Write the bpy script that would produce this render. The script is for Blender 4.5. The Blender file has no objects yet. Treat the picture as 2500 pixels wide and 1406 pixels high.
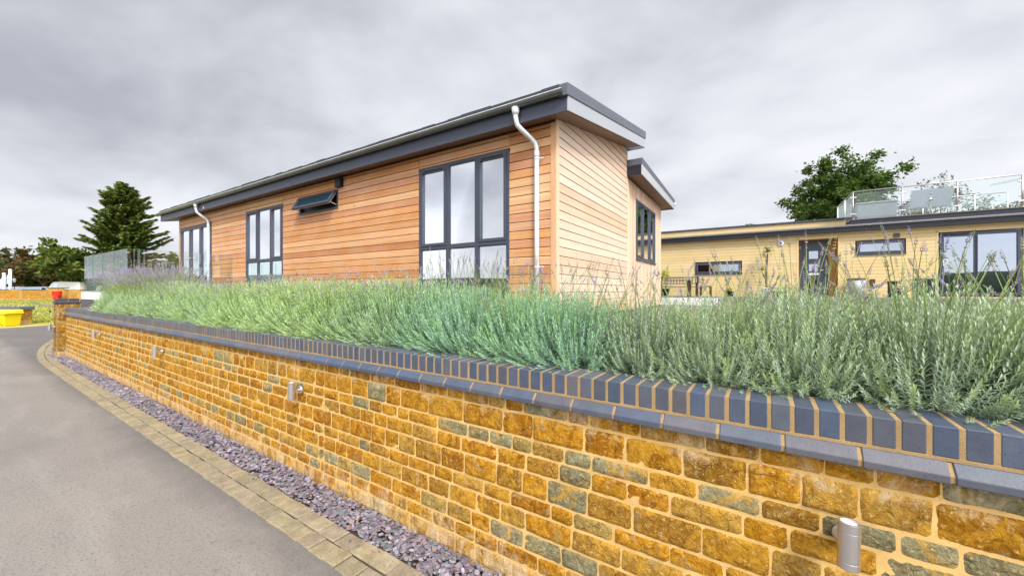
import bpy, math, random
import numpy as np
from mathutils import Vector, noise as mnoise
R = math.radians
C = bpy.context.scene
random.seed(7); rng = np.random.default_rng(11)

# ------------------------------------------------------------------ camera, sky, sun, exposure
H = 1.74                       # eye height above the road
YAW = R(33.44)                 # the stone wall runs along world X
cam_d = bpy.data.cameras.new("camera"); cam = bpy.data.objects.new("camera", cam_d)
C.collection.objects.link(cam); C.camera = cam
cam_d.sensor_width = 36; cam_d.lens = 930 / 2500 * 36
cam_d.shift_y = 6 / 2500
cam_d.clip_start = 0.05; cam_d.clip_end = 3000
cam.location = (0, 0, H); cam.rotation_euler = (R(90), 0, YAW)
C.view_settings.view_transform = 'Standard'; C.view_settings.look = 'None'
C.view_settings.exposure = 1.22; C.view_settings.gamma = 1
C.render.engine = 'CYCLES'
C.cycles.max_bounces = 10; C.cycles.transparent_max_bounces = 24
SUN = Vector((0.62, -0.46, 0.80)).normalized()

def node(nt, t, ins=None, **pr):
    n = nt.nodes.new(t)
    for k, v in pr.items(): setattr(n, k, v)
    for k, v in (ins or {}).items():
        if isinstance(v, bpy.types.NodeSocket): nt.links.new(v, n.inputs[k])
        else: n.inputs[k].default_value = v
    return n
def math_(nt, op, a, b=0.0, c=0.0, clamp=False):
    return node(nt, 'ShaderNodeMath', {0: a, 1: b, 2: c}, operation=op, use_clamp=clamp).outputs[0]
def c4(c): return (c[0], c[1], c[2], 1.0)
def mixc(nt, f, a, b, blend='MIX'):
    a = c4(a) if isinstance(a, tuple) else a; b = c4(b) if isinstance(b, tuple) else b
    return node(nt, 'ShaderNodeMix', {0: f, 6: a, 7: b}, data_type='RGBA', blend_type=blend).outputs[2]
def ramp(nt, fac, stops):
    n = node(nt, 'ShaderNodeValToRGB', {0: fac}); e = n.color_ramp.elements
    while len(e) < len(stops): e.new(0.5)
    for el, (p, c) in zip(e, stops):
        el.position = p; el.color = c4(c) if isinstance(c, tuple) else (c, c, c, 1)
    return n.outputs[0]
def noise(nt, vec, scale, detail=4, rough=0.55, dist=0.0):
    return node(nt, 'ShaderNodeTexNoise', {'Vector': vec, 'Scale': scale, 'Detail': detail, 'Roughness': rough, 'Distortion': dist}).outputs[0]
def lin(r, g, b):
    f = lambda v: (v / 255 / 12.92) if v / 255 <= 0.04045 else ((v / 255 + 0.055) / 1.055) ** 2.4
    return (f(r), f(g), f(b))
def sc(c, k): return (c[0] * k, c[1] * k, c[2] * k)

w = bpy.data.worlds.new("World"); C.world = w; w.use_nodes = True
nt = w.node_tree; nt.nodes.clear()
tc = node(nt, 'ShaderNodeTexCoord'); D = tc.outputs['Generated']
sep = node(nt, 'ShaderNodeSeparateXYZ', {0: D})
zc = math_(nt, 'ADD', math_(nt, 'MAXIMUM', sep.outputs[2], 0.0), 0.30)
pl = node(nt, 'ShaderNodeCombineXYZ', {0: math_(nt, 'DIVIDE', sep.outputs[0], zc), 1: math_(nt, 'DIVIDE', sep.outputs[1], zc), 2: 0.0}).outputs[0]
mp = node(nt, 'ShaderNodeMapping', {0: pl, 1: (0.35, 1.9, 0), 2: (0, 0, R(35)), 3: (0.95, 1.1, 1)}).outputs[0]
n1 = noise(nt, mp, 1.2, 4, 0.50, 0.3)
n2 = noise(nt, mp, 2.7, 5, 0.5, 0.25)
n3 = noise(nt, D, 1.7, 2, 0.5, 0.2)
cl = math_(nt, 'ADD', math_(nt, 'MULTIPLY', n1, 0.68), math_(nt, 'MULTIPLY', n2, 0.42))
# the cloud bank hangs darker over the left (world -X) and thins out to the right
side = math_(nt, 'ADD', math_(nt, 'MULTIPLY', sep.outputs[0], 0.85), math_(nt, 'MULTIPLY', sep.outputs[1], 0.42))
cl = math_(nt, 'ADD', cl, math_(nt, 'MULTIPLY', side, 0.11))
low = math_(nt, 'SUBTRACT', 1.0, math_(nt, 'MULTIPLY', sep.outputs[2], 2.6), clamp=True)
cl = math_(nt, 'ADD', cl, math_(nt, 'MULTIPLY', math_(nt, 'POWER', low, 1.5), 0.24))
clouds = ramp(nt, cl, [(0.37, lin(164, 167, 175)), (0.50, lin(189, 192, 199)), (0.61, lin(209, 211, 217)), (0.80, lin(229, 230, 234))])
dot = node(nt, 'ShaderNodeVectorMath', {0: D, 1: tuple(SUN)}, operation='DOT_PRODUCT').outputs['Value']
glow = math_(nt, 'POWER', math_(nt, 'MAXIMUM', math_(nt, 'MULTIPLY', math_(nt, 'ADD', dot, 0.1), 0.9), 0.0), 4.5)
rear_boost = math_(nt, 'MULTIPLY', math_(nt, 'MAXIMUM', math_(nt, 'MULTIPLY', sep.outputs[1], -1.0), 0.0), 0.34)   # added brightness in the unseen sky behind the camera, for panes and walls
boost = math_(nt, 'ADD', math_(nt, 'ADD', math_(nt, 'MULTIPLY', glow, 4.2), rear_boost), 1.0)
sky = node(nt, 'ShaderNodeTexSky', sky_type='NISHITA', sun_disc=False, sun_elevation=math.asin(SUN.z), sun_rotation=math.atan2(SUN.x, SUN.y))
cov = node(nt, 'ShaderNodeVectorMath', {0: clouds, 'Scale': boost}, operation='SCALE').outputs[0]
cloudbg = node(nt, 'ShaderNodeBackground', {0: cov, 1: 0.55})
skybg = node(nt, 'ShaderNodeBackground', {0: sky.outputs[0], 1: 0.08})
ms = node(nt, 'ShaderNodeMixShader', {0: 0.96, 1: skybg.outputs[0], 2: cloudbg.outputs[0]})
node(nt, 'ShaderNodeOutputWorld', {0: ms.outputs[0]})

sd = bpy.data.lights.new("sun", 'SUN'); sun = bpy.data.objects.new("sun", sd); C.collection.objects.link(sun)
sd.energy = 1.5; sd.angle = R(14); sd.color = (1, 0.965, 0.91)
sun.rotation_euler = (-SUN).to_track_quat('-Z', 'Y').to_euler()

# ------------------------------------------------------------------ helpers
def tag(o, label=None, cat=None, group=None, kind=None):
    if label: o['label'] = label
    if cat: o['category'] = cat
    if group: o['group'] = group
    if kind: o['kind'] = kind
    return o
def thing(name, label, cat, loc=(0, 0, 0), rz=0.0, group=None):
    o = bpy.data.objects.new(name, None); C.collection.objects.link(o)
    o.empty_display_size = 0.2; o.location = loc; o.rotation_euler = (0, 0, rz)
    return tag(o, label, cat, group)
def mesh_np(name, V, F, mat, parent=None, col=None, smooth=False, link=True):
    me = bpy.data.meshes.new(name)
    V = np.asarray(V, dtype=np.float32)
    tot = np.array([len(f) for f in F], dtype=np.int32) if not isinstance(F, np.ndarray) else np.full(len(F), F.shape[1], dtype=np.int32)
    flat = F.ravel().astype(np.int32) if isinstance(F, np.ndarray) else np.fromiter((i for f in F for i in f), dtype=np.int32)
    me.vertices.add(len(V)); me.vertices.foreach_set('co', V.ravel())
    me.loops.add(len(flat)); me.loops.foreach_set('vertex_index', flat)
    me.polygons.add(len(tot))
    st = np.concatenate([[0], np.cumsum(tot)[:-1]]).astype(np.int32)
    me.polygons.foreach_set('loop_start', st); me.polygons.foreach_set('loop_total', tot)
    me.polygons.foreach_set('use_smooth', np.full(len(tot), smooth, dtype=bool))
    if col is not None:
        a = me.attributes.new('Col', 'FLOAT_COLOR', 'FACE')
        cc = np.ones((len(tot), 4), dtype=np.float32); cc[:, :3] = np.asarray(col, dtype=np.float32)[:, :3]
        a.data.foreach_set('color', cc.ravel())
    me.update(calc_edges=True); me.validate()
    if mat: me.materials.append(mat)
    if not link: return me
    o = bpy.data.objects.new(name, me); C.collection.objects.link(o)
    if parent: o.parent = parent
    return o
ID = lambda a, b, c: (a, b, c)
class MB:
    def __init__(s, M=ID): s.v = []; s.f = []; s.c = []; s.M = M
    def add(s, vs, fs, col=(1, 1, 1)):
        k = len(s.v); s.v += [s.M(*v) for v in vs]
        for f in fs: s.f.append([i + k for i in f]); s.c.append(col)
    def box(s, x0, x1, y0, y1, z0, z1, col=(1, 1, 1)):
        s.add([(x0, y0, z0), (x1, y0, z0), (x1, y1, z0), (x0, y1, z0), (x0, y0, z1), (x1, y0, z1), (x1, y1, z1), (x0, y1, z1)],
              [(0, 3, 2, 1), (4, 5, 6, 7), (0, 1, 5, 4), (1, 2, 6, 5), (2, 3, 7, 6), (3, 0, 4, 7)], col)
    def ext(s, poly, x0, x1, col=(1, 1, 1), closed=True, caps=True):
        n = len(poly); vs = [(x0, a, b) for a, b in poly] + [(x1, a, b) for a, b in poly]
        fs = [(i, (i + 1) % n, n + (i + 1) % n, n + i) for i in range(n if closed else n - 1)]
        if caps and closed: fs += [tuple(range(n))[::-1], tuple(range(n, 2 * n))]
        s.add(vs, fs, col)
    def tube(s, pts, r, n=12, col=(1, 1, 1), caps=True):
        pts = [Vector(p) for p in pts]; rs = r if isinstance(r, (list, tuple)) else [r] * len(pts)
        up = Vector((0, 0, 1)); vs = []; prev = None
        for i, p in enumerate(pts):
            t = (pts[min(i + 1, len(pts) - 1)] - pts[max(i - 1, 0)]).normalized()
            if prev is None:
                a = t.cross(up if abs(t.z) < 0.9 else Vector((1, 0, 0))).normalized()
            else:
                a = (prev - t * prev.dot(t)).normalized()
            prev = a; b = t.cross(a)
            for k in range(n):
                q = 2 * math.pi * k / n; vs.append(tuple(p + (a * math.cos(q) + b * math.sin(q)) * rs[i]))
        fs = []
        for i in range(len(pts) - 1):
            for k in range(n):
                fs.append((i * n + k, i * n + (k + 1) % n, (i + 1) * n + (k + 1) % n, (i + 1) * n + k))
        if caps: fs += [tuple(range(n))[::-1], tuple(range((len(pts) - 1) * n, len(pts) * n))]
        s.add(vs, fs, col)
    def lathe(s, prof, cx=0, cy=0, n=20, col=(1, 1, 1)):
        vs = [(cx + r * math.cos(2 * math.pi * k / n), cy + r * math.sin(2 * math.pi * k / n), z) for r, z in prof for k in range(n)]
        fs = [(i * n + k, i * n + (k + 1) % n, (i + 1) * n + (k + 1) % n, (i + 1) * n + k) for i in range(len(prof) - 1) for k in range(n)]
        fs += [tuple(range(n))[::-1], tuple(range((len(prof) - 1) * n, len(prof) * n))]
        s.add(vs, fs, col)
    def build(s, name, mat, parent=None, bevel=0.0, smooth=False, seg=2):
        o = mesh_np(name, s.v, s.f, mat, parent, s.c, smooth)
        if bevel:
            m = o.modifiers.new('bevel', 'BEVEL'); m.width = bevel; m.segments = seg; m.limit_method = 'ANGLE'; m.angle_limit = R(40)
            m.use_clamp_overlap = True
        return o
def copy_tree(o, parent=None):
    c = o.copy(); C.collection.objects.link(c); c.parent = parent
    for ch in list(o.children): copy_tree(ch, c)
    return c
DL = R(1.14)                                       # the two lodges stand 1.14 degrees off the stone wall
def HW(u, n): return (u * math.cos(DL) - n * math.sin(DL), u * math.sin(DL) + n * math.cos(DL))
def CW(px, d):                                     # a point at a bearing and a depth from the road camera spot
    a = (px - 1250) / 930; return (d * (a * math.cos(YAW) - math.sin(YAW)), d * (a * math.sin(YAW) + math.cos(YAW)))
def jit(c, k): 
    g = random.uniform(1 - k, 1 + k); return (c[0] * g, c[1] * g, c[2] * g)

# ------------------------------------------------------------------ materials
MATS = {}
def newmat(name):
    m = bpy.data.materials.new(name); m.use_nodes = True; m.node_tree.nodes.clear(); MATS[name] = m; return m, m.node_tree
def finish(nt, base, rough=0.6, metal=0.0, bump=None, bs=0.3, bd=0.01, spec=0.5, **extra):
    b = node(nt, 'ShaderNodeBsdfPrincipled', {'Base Color': c4(base) if isinstance(base, tuple) else base, 'Roughness': rough, 'Metallic': metal, 'Specular IOR Level': spec, **extra})
    if bump is not None:
        nt.links.new(node(nt, 'ShaderNodeBump', {'Height': bump, 'Strength': bs, 'Distance': bd}).outputs[0], b.inputs['Normal'])
    node(nt, 'ShaderNodeOutputMaterial', {0: b.outputs[0]}); return b
def obco(nt, scale=(1, 1, 1)):
    return node(nt, 'ShaderNodeMapping', {0: node(nt, 'ShaderNodeTexCoord').outputs['Object'], 3: scale}).outputs[0]
def colattr(nt): return node(nt, 'ShaderNodeAttribute', attribute_name='Col').outputs[0]
def simple(name, col, rough=0.5, metal=0.0, var=0.10, scale=6.0, bs=0.05, spec=0.5, stretch=(1, 1, 1)):
    m, nt = newmat(name); v = obco(nt, stretch)
    f = noise(nt, v, scale, 5, 0.6); g = noise(nt, v, scale * 9, 3, 0.6)
    base = mixc(nt, ramp(nt, f, [(0.3, 0.0), (0.7, 1.0)]), sc(col, 1 - var), sc(col, 1 + var))
    rr = math_(nt, 'MULTIPLY_ADD', g, 0.16, rough - 0.08)
    finish(nt, base, rr, metal, g, bs, 0.004, spec); return m
anth = simple('anthracite_upvc', lin(66, 70, 84), 0.42, var=0.06, scale=1.5, bs=0.03)
anth2 = simple('anthracite_trim', lin(92, 95, 105), 0.55, var=0.07, scale=3)
dark = simple('dark_fascia', lin(38, 38, 50), 0.4, var=0.1, scale=1.2)
black = simple('black_plastic', lin(22, 24, 30), 0.45, var=0.15)
white = simple('white_paint', (0.78, 0.78, 0.77), 0.45, var=0.03, scale=2)
palegrey = simple('pale_grey_verge', (0.36, 0.375, 0.40), 0.35, var=0.03, scale=1)
greyverge = simple('grey_verge', (0.40, 0.41, 0.43), 0.38, var=0.05, scale=1)
slateroof = simple('roof_slate', lin(58, 60, 66), 0.6, var=0.25, scale=3, bs=0.3)
galv = simple('galvanised_steel', (0.78, 0.80, 0.82), 0.38, 0.35, var=0.10, scale=5, bs=0.04)
gutter_m = simple('gutter_steel', (0.17, 0.18, 0.175), 0.32, 0.7, var=0.12, scale=5, bs=0.04)
inox = simple('brushed_steel', (0.62, 0.59, 0.58), 0.34, 0.9, var=0.06, scale=8, bs=0.08, stretch=(14, 14, 0.6))
soffit_m = simple('soffit_board', lin(112, 82, 60), 0.5, var=0.06, scale=1)
inner = simple('interior_plaster', (0.78, 0.77, 0.75), 0.7, var=0.02, scale=1)
curtain_m = simple('white_voile', (0.82, 0.82, 0.84), 0.8, var=0.03)
redbox = simple('red_enamel', lin(205, 30, 20), 0.4, var=0.1)
yellowbin = simple('yellow_plastic', (0.80, 0.62, 0.0), 0.45, var=0.05, scale=2)
terracotta = simple('brown_rattan', lin(90, 62, 46), 0.7, var=0.3, scale=20, bs=0.4)
greymesh = simple('grey_sling', lin(178, 184, 196), 0.7, var=0.08, scale=30)
tablewood = simple('weathered_timber', lin(120, 110, 104), 0.7, var=0.25, scale=10, bs=0.3, stretch=(0.3, 6, 6))
chestnut = simple('dark_stained_timber', lin(72, 42, 28), 0.6, var=0.3, scale=8, bs=0.2)
bark = simple('bark', lin(92, 76, 58), 0.85, var=0.3, scale=9, bs=0.6)
rubber = simple('rubber', lin(26, 26, 28), 0.8)
flagcloth = simple('blue_white_cloth', lin(205, 222, 240), 0.8)
stemwood = simple('woody_stem', lin(96, 84, 60), 0.85, var=0.2)

def timber(name, stretch, knots=True, bs=0.12, streak=0.35):
    m, nt = newmat(name); v = obco(nt, stretch); col = colattr(nt)
    g1 = noise(nt, v, 1.0, 6, 0.62, 1.2); g2 = noise(nt, v, 4.5, 4, 0.6, 0.4); blot = noise(nt, obco(nt), 1.6, 3, 0.6)
    base = mixc(nt, math_(nt, 'MULTIPLY', ramp(nt, g1, [(0.38, 0.0), (0.64, 1.0)]), streak), col, mixc(nt, 1.0, col, (0.62, 0.46, 0.36), 'MULTIPLY'))
    base = mixc(nt, math_(nt, 'MULTIPLY', ramp(nt, blot, [(0.42, 0.0), (0.72, 1.0)]), 0.30), base, mixc(nt, 0.5, base, (0.85, 0.66, 0.50)))
    if knots:
        kv = node(nt, 'ShaderNodeMapping', {0: node(nt, 'ShaderNodeTexCoord').outputs['Object'], 3: tuple(0.55 if s < 2 else 1.6 for s in stretch)}).outputs[0]
        vo = node(nt, 'ShaderNodeTexVoronoi', {'Vector': kv, 'Scale': 2.6, 'Randomness': 1.0}).outputs['Distance']
        base = mixc(nt, ramp(nt, vo, [(0.028, 0.75), (0.06, 0.0)]), base, lin(96, 58, 34))
    h = math_(nt, 'ADD', math_(nt, 'MULTIPLY', g1, 0.6), math_(nt, 'MULTIPLY', g2, 0.5))
    finish(nt, base, 0.62, 0, h, bs, 0.004, 0.35); return m
cedarX = timber('cedar_boards_along', (0.5, 26, 26), streak=0.55)
cedarY = timber('cedar_boards_across', (26, 0.5, 26))
cedarZ = timber('cedar_battens', (26, 26, 0.5), knots=False)
yellowX = timber('yellow_painted_boards', (0.5, 26, 26), knots=False, streak=0.10)

def stone_mat(name='ironstone'):
    m, nt = newmat(name); v = obco(nt); col = colattr(nt)
    a = noise(nt, v, 26, 6, 0.70, 0.8); b = noise(nt, v, 70, 5, 0.75, 0.4); big = noise(nt, v, 6.5, 5, 0.65, 1.2)
    wv = node(nt, 'ShaderNodeVectorMath', {0: v, 1: node(nt, 'ShaderNodeVectorMath', {0: node(nt, 'ShaderNodeTexNoise', {'Vector': v, 'Scale': 14.0, 'Detail': 4.0}).outputs[1], 'Scale': 0.10}, operation='SCALE').outputs[0]}, operation='ADD').outputs[0]
    cr = node(nt, 'ShaderNodeTexVoronoi', {'Vector': wv, 'Scale': 11.0}, feature='DISTANCE_TO_EDGE').outputs['Distance']
    crk = math_(nt, 'MULTIPLY', ramp(nt, cr, [(0.0, 1.0), (0.035, 0.0)]), ramp(nt, noise(nt, v, 9, 3, 0.6), [(0.46, 0.0), (0.60, 1.0)]))
    base = mixc(nt, ramp(nt, a, [(0.36, 0.0), (0.62, 1.0)]), mixc(nt, 1.0, col, (0.58, 0.46, 0.34), 'MULTIPLY'), mixc(nt, 1.0, col, (1.16, 1.16, 1.10), 'MULTIPLY'))
    base = mixc(nt, math_(nt, 'MULTIPLY', ramp(nt, big, [(0.52, 0.0), (0.60, 1.0)]), 0.60), base, lin(212, 158, 52))
    base = mixc(nt, math_(nt, 'MULTIPLY', ramp(nt, big, [(0.34, 1.0), (0.42, 0.0)]), 0.55), base, lin(150, 142, 104))
    base = mixc(nt, math_(nt, 'MULTIPLY', ramp(nt, b, [(0.56, 0.0), (0.66, 1.0)]), 0.65), base, lin(236, 202, 134))
    base = mixc(nt, math_(nt, 'MULTIPLY', ramp(nt, noise(nt, v, 48, 6, 0.8, 1.5), [(0.34, 1.0), (0.43, 0.0)]), 0.62), base, lin(96, 58, 18))
    base = mixc(nt, math_(nt, 'MULTIPLY', crk, 0.12), base, lin(84, 50, 16))
    # pale lime bloom: leaching just under the coping and near the foot of the wall
    z = node(nt, 'ShaderNodeSeparateXYZ', {0: node(nt, 'ShaderNodeTexCoord').outputs['Object']}).outputs[2]
    foot = ramp(nt, z, [(0.10, 1.0), (0.34, 0.0)]); top = ramp(nt, z, [(0.96, 0.0), (1.08, 0.50)])
    reg = math_(nt, 'MAXIMUM', foot, top)
    vs = obco(nt, (1.0, 1.0, 0.42))
    st = math_(nt, 'ADD', math_(nt, 'MULTIPLY', noise(nt, vs, 9, 7, 0.75, 0.8), 1.0), math_(nt, 'MULTIPLY', reg, 0.20))
    base = mixc(nt, math_(nt, 'MULTIPLY', ramp(nt, st, [(0.60, 0.0), (0.76, 1.0)]), 0.52), base, lin(232, 210, 176))
    h = math_(nt, 'SUBTRACT', math_(nt, 'ADD', math_(nt, 'MULTIPLY', a, 0.8), math_(nt, 'MULTIPLY', b, 0.5)), math_(nt, 'MULTIPLY', crk, 0.3))
    finish(nt, base, 0.96, 0, h, 1.0, 0.016, 0.06); return m
stone = stone_mat()
def mortar_mat(name, col, dk):
    m, nt = newmat(name); v = obco(nt); f = noise(nt, v, 9, 5, 0.6); g = noise(nt, v, 160, 3, 0.7)
    base = mixc(nt, ramp(nt, f, [(0.35, 0.0), (0.7, 1.0)]), sc(col, 0.82), sc(col, 1.08))
    base = mixc(nt, math_(nt, 'MULTIPLY', ramp(nt, g, [(0.58, 0.0), (0.68, 1.0)]), dk), base, sc(col, 0.35))
    finish(nt, base, 0.9, 0, g, 0.5, 0.004, 0.2); return m
mortar = mortar_mat('lime_mortar', lin(222, 182, 114), 0.35)
mortar_dark = mortar_mat('sandy_mortar', lin(168, 140, 98), 0.6)
def bluebrick_mat():
    m, nt = newmat('blue_engineering_brick'); v = obco(nt); col = colattr(nt)
    f = noise(nt, v, 14, 4, 0.6); p = noise(nt, v, 120, 3, 0.7); q = noise(nt, v, 60, 5, 0.7)
    base = mixc(nt, ramp(nt, f, [(0.3, 0.0), (0.7, 1.0)]), mixc(nt, 1.0, col, (0.85, 0.86, 0.92), 'MULTIPLY'), mixc(nt, 1.0, col, (1.13, 1.12, 1.1), 'MULTIPLY'))
    base = mixc(nt, math_(nt, 'MULTIPLY', ramp(nt, p, [(0.62, 0.0), (0.69, 1.0)]), 0.75), base, lin(30, 30, 38))
    base = mixc(nt, math_(nt, 'MULTIPLY', ramp(nt, q, [(0.66, 0.0), (0.78, 1.0)]), 0.35), base, lin(190, 185, 180))
    finish(nt, base, 0.46, 0, p, 0.25, 0.003, 0.5); return m
bluebrick = bluebrick_mat()
def asphalt_mat():
    m, nt = newmat('asphalt'); v = obco(nt); f = noise(nt, v, 0.5, 5, 0.6, 0.4); g = noise(nt, v, 62, 5, 0.85); k = noise(nt, v, 20, 6, 0.8, 0.8)
    st = noise(nt, obco(nt, (0.35, 1.6, 1)), 1.6, 5, 0.6, 0.4)
    base = mixc(nt, ramp(nt, f, [(0.3, 0.0), (0.7, 1.0)]), (0.200, 0.180, 0.163), (0.268, 0.238, 0.210))
    base = mixc(nt, math_(nt, 'MULTIPLY', ramp(nt, st, [(0.5, 0.0), (0.7, 1.0)]), 0.4), base, (0.35, 0.318, 0.284))
    base = mixc(nt, math_(nt, 'MULTIPLY', ramp(nt, g, [(0.52, 0.0), (0.61, 1.0)]), 0.66), base, (0.085, 0.075, 0.070))
    base = mixc(nt, math_(nt, 'MULTIPLY', ramp(nt, k, [(0.57, 0.0), (0.63, 1.0)]), 0.42), base, (0.085, 0.078, 0.072))
    base = mixc(nt, math_(nt, 'MULTIPLY', ramp(nt, noise(nt, v, 130, 2, 0.6), [(0.70, 0.0), (0.76, 1.0)]), 0.55), base, (0.45, 0.42, 0.38))
    # a band of newer, blacker macadam made up along the setts
    y = node(nt, 'ShaderNodeSeparateXYZ', {0: node(nt, 'ShaderNodeTexCoord').outputs['Object']}).outputs[1]
    band = ramp(nt, math_(nt, 'ADD', y, math_(nt, 'MULTIPLY', noise(nt, v, 5, 5, 0.7), 0.34)), [(1.22, 0.0), (1.50, 1.0)]) if False else \
        node(nt, 'ShaderNodeMapRange', {0: math_(nt, 'ADD', y, math_(nt, 'MULTIPLY', noise(nt, v, 4, 6, 0.7), 0.4)), 1: 1.30, 2: 1.58, 3: 0.0, 4: 1.0}).outputs[0]
    base = mixc(nt, math_(nt, 'MULTIPLY', band, 0.55), base, (0.085, 0.08, 0.076))
    h = math_(nt, 'ADD', g, math_(nt, 'MULTIPLY', k, 0.8))
    finish(nt, base, 0.88, 0, h, 0.7, 0.006, 0.3); return m
asphalt = asphalt_mat()
def sett_mat():
    m, nt = newmat('tumbled_setts'); v = obco(nt); col = colattr(nt); f = noise(nt, v, 12, 6, 0.7); g = noise(nt, v, 85, 4, 0.7)
    base = mixc(nt, ramp(nt, f, [(0.35, 0.0), (0.66, 1.0)]), mixc(nt, 1.0, col, (0.66, 0.65, 0.63), 'MULTIPLY'), col)
    base = mixc(nt, math_(nt, 'MULTIPLY', ramp(nt, g, [(0.54, 0.0), (0.64, 1.0)]), 0.65), base, mixc(nt, 1.0, col, (0.4, 0.36, 0.3), 'MULTIPLY'))
    finish(nt, base, 0.85, 0, math_(nt, 'ADD', f, g), 0.5, 0.005, 0.3); return m
setts_m = sett_mat()
def attr_mat(name, rough, var=0.2, scale=40, bs=0.3, spec=0.4):
    m, nt = newmat(name); v = obco(nt); col = colattr(nt); f = noise(nt, v, scale, 4, 0.65)
    base = mixc(nt, ramp(nt, f, [(0.3, 0.0), (0.7, 1.0)]), mixc(nt, 1.0, col, (1 - var,) * 3, 'MULTIPLY'), mixc(nt, 1.0, col, (1 + var,) * 3, 'MULTIPLY'))
    finish(nt, base, rough, 0, f, bs, 0.004, spec); return m
slate_m = attr_mat('slate_chippings', 0.62, 0.16, 60)
paint_m = attr_mat('car_paint', 0.25, 0.02, 2, 0.0, 0.6)
def leaf_mat(name, trans=0.35, use_obj=False, rough=0.55):
    m, nt = newmat(name); col = colattr(nt)
    if use_obj: col = mixc(nt, 1.0, col, node(nt, 'ShaderNodeObjectInfo').outputs['Color'], 'MULTIPLY')
    p = node(nt, 'ShaderNodeBsdfPrincipled', {'Base Color': col, 'Roughness': rough, 'Specular IOR Level': 0.35})
    t = node(nt, 'ShaderNodeBsdfTranslucent', {'Color': mixc(nt, 1.0, col, (1.05, 1.15, 0.6), 'MULTIPLY')})
    ms = node(nt, 'ShaderNodeMixShader', {0: trans, 1: p.outputs[0], 2: t.outputs[0]})
    node(nt, 'ShaderNodeOutputMaterial', {0: ms.outputs[0]}); return m
leaf_m = leaf_mat('tree_leaf'); lav_m = leaf_mat('lavender_leaf', 0.25, True); flower_m = leaf_mat('lavender_flower', 0.2)
def ground_mat(name, a, b, scale, c=None):
    m, nt = newmat(name); v = obco(nt); f = noise(nt, v, scale, 6, 0.65, 0.5); g = noise(nt, v, scale * 14, 4, 0.7); q = noise(nt, v, scale * 0.25, 4, 0.6, 0.6)
    base = mixc(nt, ramp(nt, f, [(0.3, 0.0), (0.7, 1.0)]), a, b)
    if c: base = mixc(nt, ramp(nt, q, [(0.48, 0.0), (0.62, 0.8)]), base, c)
    base = mixc(nt, math_(nt, 'MULTIPLY', ramp(nt, g, [(0.5, 0.0), (0.7, 1.0)]), 0.35), base, sc(a, 0.5))
    finish(nt, base, 0.95, 0, g, 0.6, 0.03, 0.2); return m
grass_m = ground_mat('grass_ground', (0.25, 0.26, 0.035), (0.40, 0.35, 0.08), 0.8, (0.52, 0.44, 0.17))
field_m = ground_mat('far_ground', (0.07, 0.09, 0.03), (0.12, 0.12, 0.05), 0.03)
soil_m = ground_mat('bed_soil', (0.045, 0.032, 0.022), (0.085, 0.062, 0.042), 3)
gravel_m = ground_mat('site_gravel', (0.16, 0.15, 0.13), (0.24, 0.22, 0.19), 2)
hill_m = ground_mat('hill_woodland', (0.035, 0.05, 0.03), (0.06, 0.08, 0.045), 0.05)
def pane_mat(name, refl, tint, trans_tint, rough=0.0, fk=1.0):
    m, nt = newmat(name)
    g = node(nt, 'ShaderNodeBsdfGlossy', {'Color': c4(tint), 'Roughness': rough}); t = node(nt, 'ShaderNodeBsdfTransparent', {'Color': c4(trans_tint)})
    fr = node(nt, 'ShaderNodeFresnel', {'IOR': 1.5}).outputs[0]
    if refl >= 0.2:                                   # double glazing wavers a little
        nz = noise(nt, obco(nt), 1.1, 1, 0.3)
        nt.links.new(node(nt, 'ShaderNodeBump', {'Height': nz, 'Strength': 0.02, 'Distance': 0.03}).outputs[0], g.inputs['Normal'])
    f = math_(nt, 'ADD', math_(nt, 'MULTIPLY', fr, fk), refl, clamp=True)
    ms = node(nt, 'ShaderNodeMixShader', {0: f, 1: t.outputs[0], 2: g.outputs[0]}); node(nt, 'ShaderNodeOutputMaterial', {0: ms.outputs[0]}); return m
pane = pane_mat('coated_window_glass', 0.50, (0.97, 0.98, 1.0), (0.75, 0.8, 0.82))
pane_tint = pane_mat('tinted_window_glass', 0.38, (0.80, 0.88, 1.0), (0.25, 0.30, 0.34))
pane_obs = simple('obscure_glass', lin(26, 54, 64), 0.12, var=0.25, scale=3)
clear = pane_mat('balustrade_glass', 0.03, (0.97, 1.0, 0.99), (0.93, 0.965, 0.955), fk=0.40)
edgeglass = simple('green_glass_edge', lin(70, 120, 110), 0.2, var=0.05)

# ------------------------------------------------------------------ ground, road, hills
def sheet(name, pts, z, mat, kind='structure'):
    o = mesh_np(name, [(x, y, z) for x, y in pts], [tuple(range(len(pts)))], mat); return tag(o, kind=kind)
g = sheet('ground', [(-1500, -1500), (1500, -1500), (1500, 1500), (-1500, 1500)], -0.03, field_m)
def kerb_off(u): return 0.0165 * (-13.5 - u) ** 2 if u < -13.5 else 0.0
us = [6, 2, 0, -4, -8, -12, -13.5] + [-14 - 0.5 * i for i in range(21)]
pts = [(45, -26), (45, 1.378)] + [(u, 1.378 + kerb_off(u)) for u in us] + [(-24.5, 10), (-30, 60), (-37, 60), (-33.2, 5), (-30.6, 1.6), (-29.5, -26)]
road = tag(mesh_np('road', [(x, y, 0.0) for x, y in pts][::-1], [tuple(range(len(pts)))], asphalt), kind='structure')
def plateau():
    p = [(45, 2.06), (-15.9, 2.06), (-18.2, 2.9), (-60, 11.5), (-70, 75), (45, 75)]
    n = len(p); V = [(x, y, 1.23) for x, y in p] + [(x, y, -0.1) for x, y in p]
    F = [tuple(range(n))] + [(i, (i + 1) % n, n + (i + 1) % n, n + i) for i in range(n)]
    tag(mesh_np('terrace_ground', V, F, gravel_m), kind='structure')
plateau()
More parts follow.
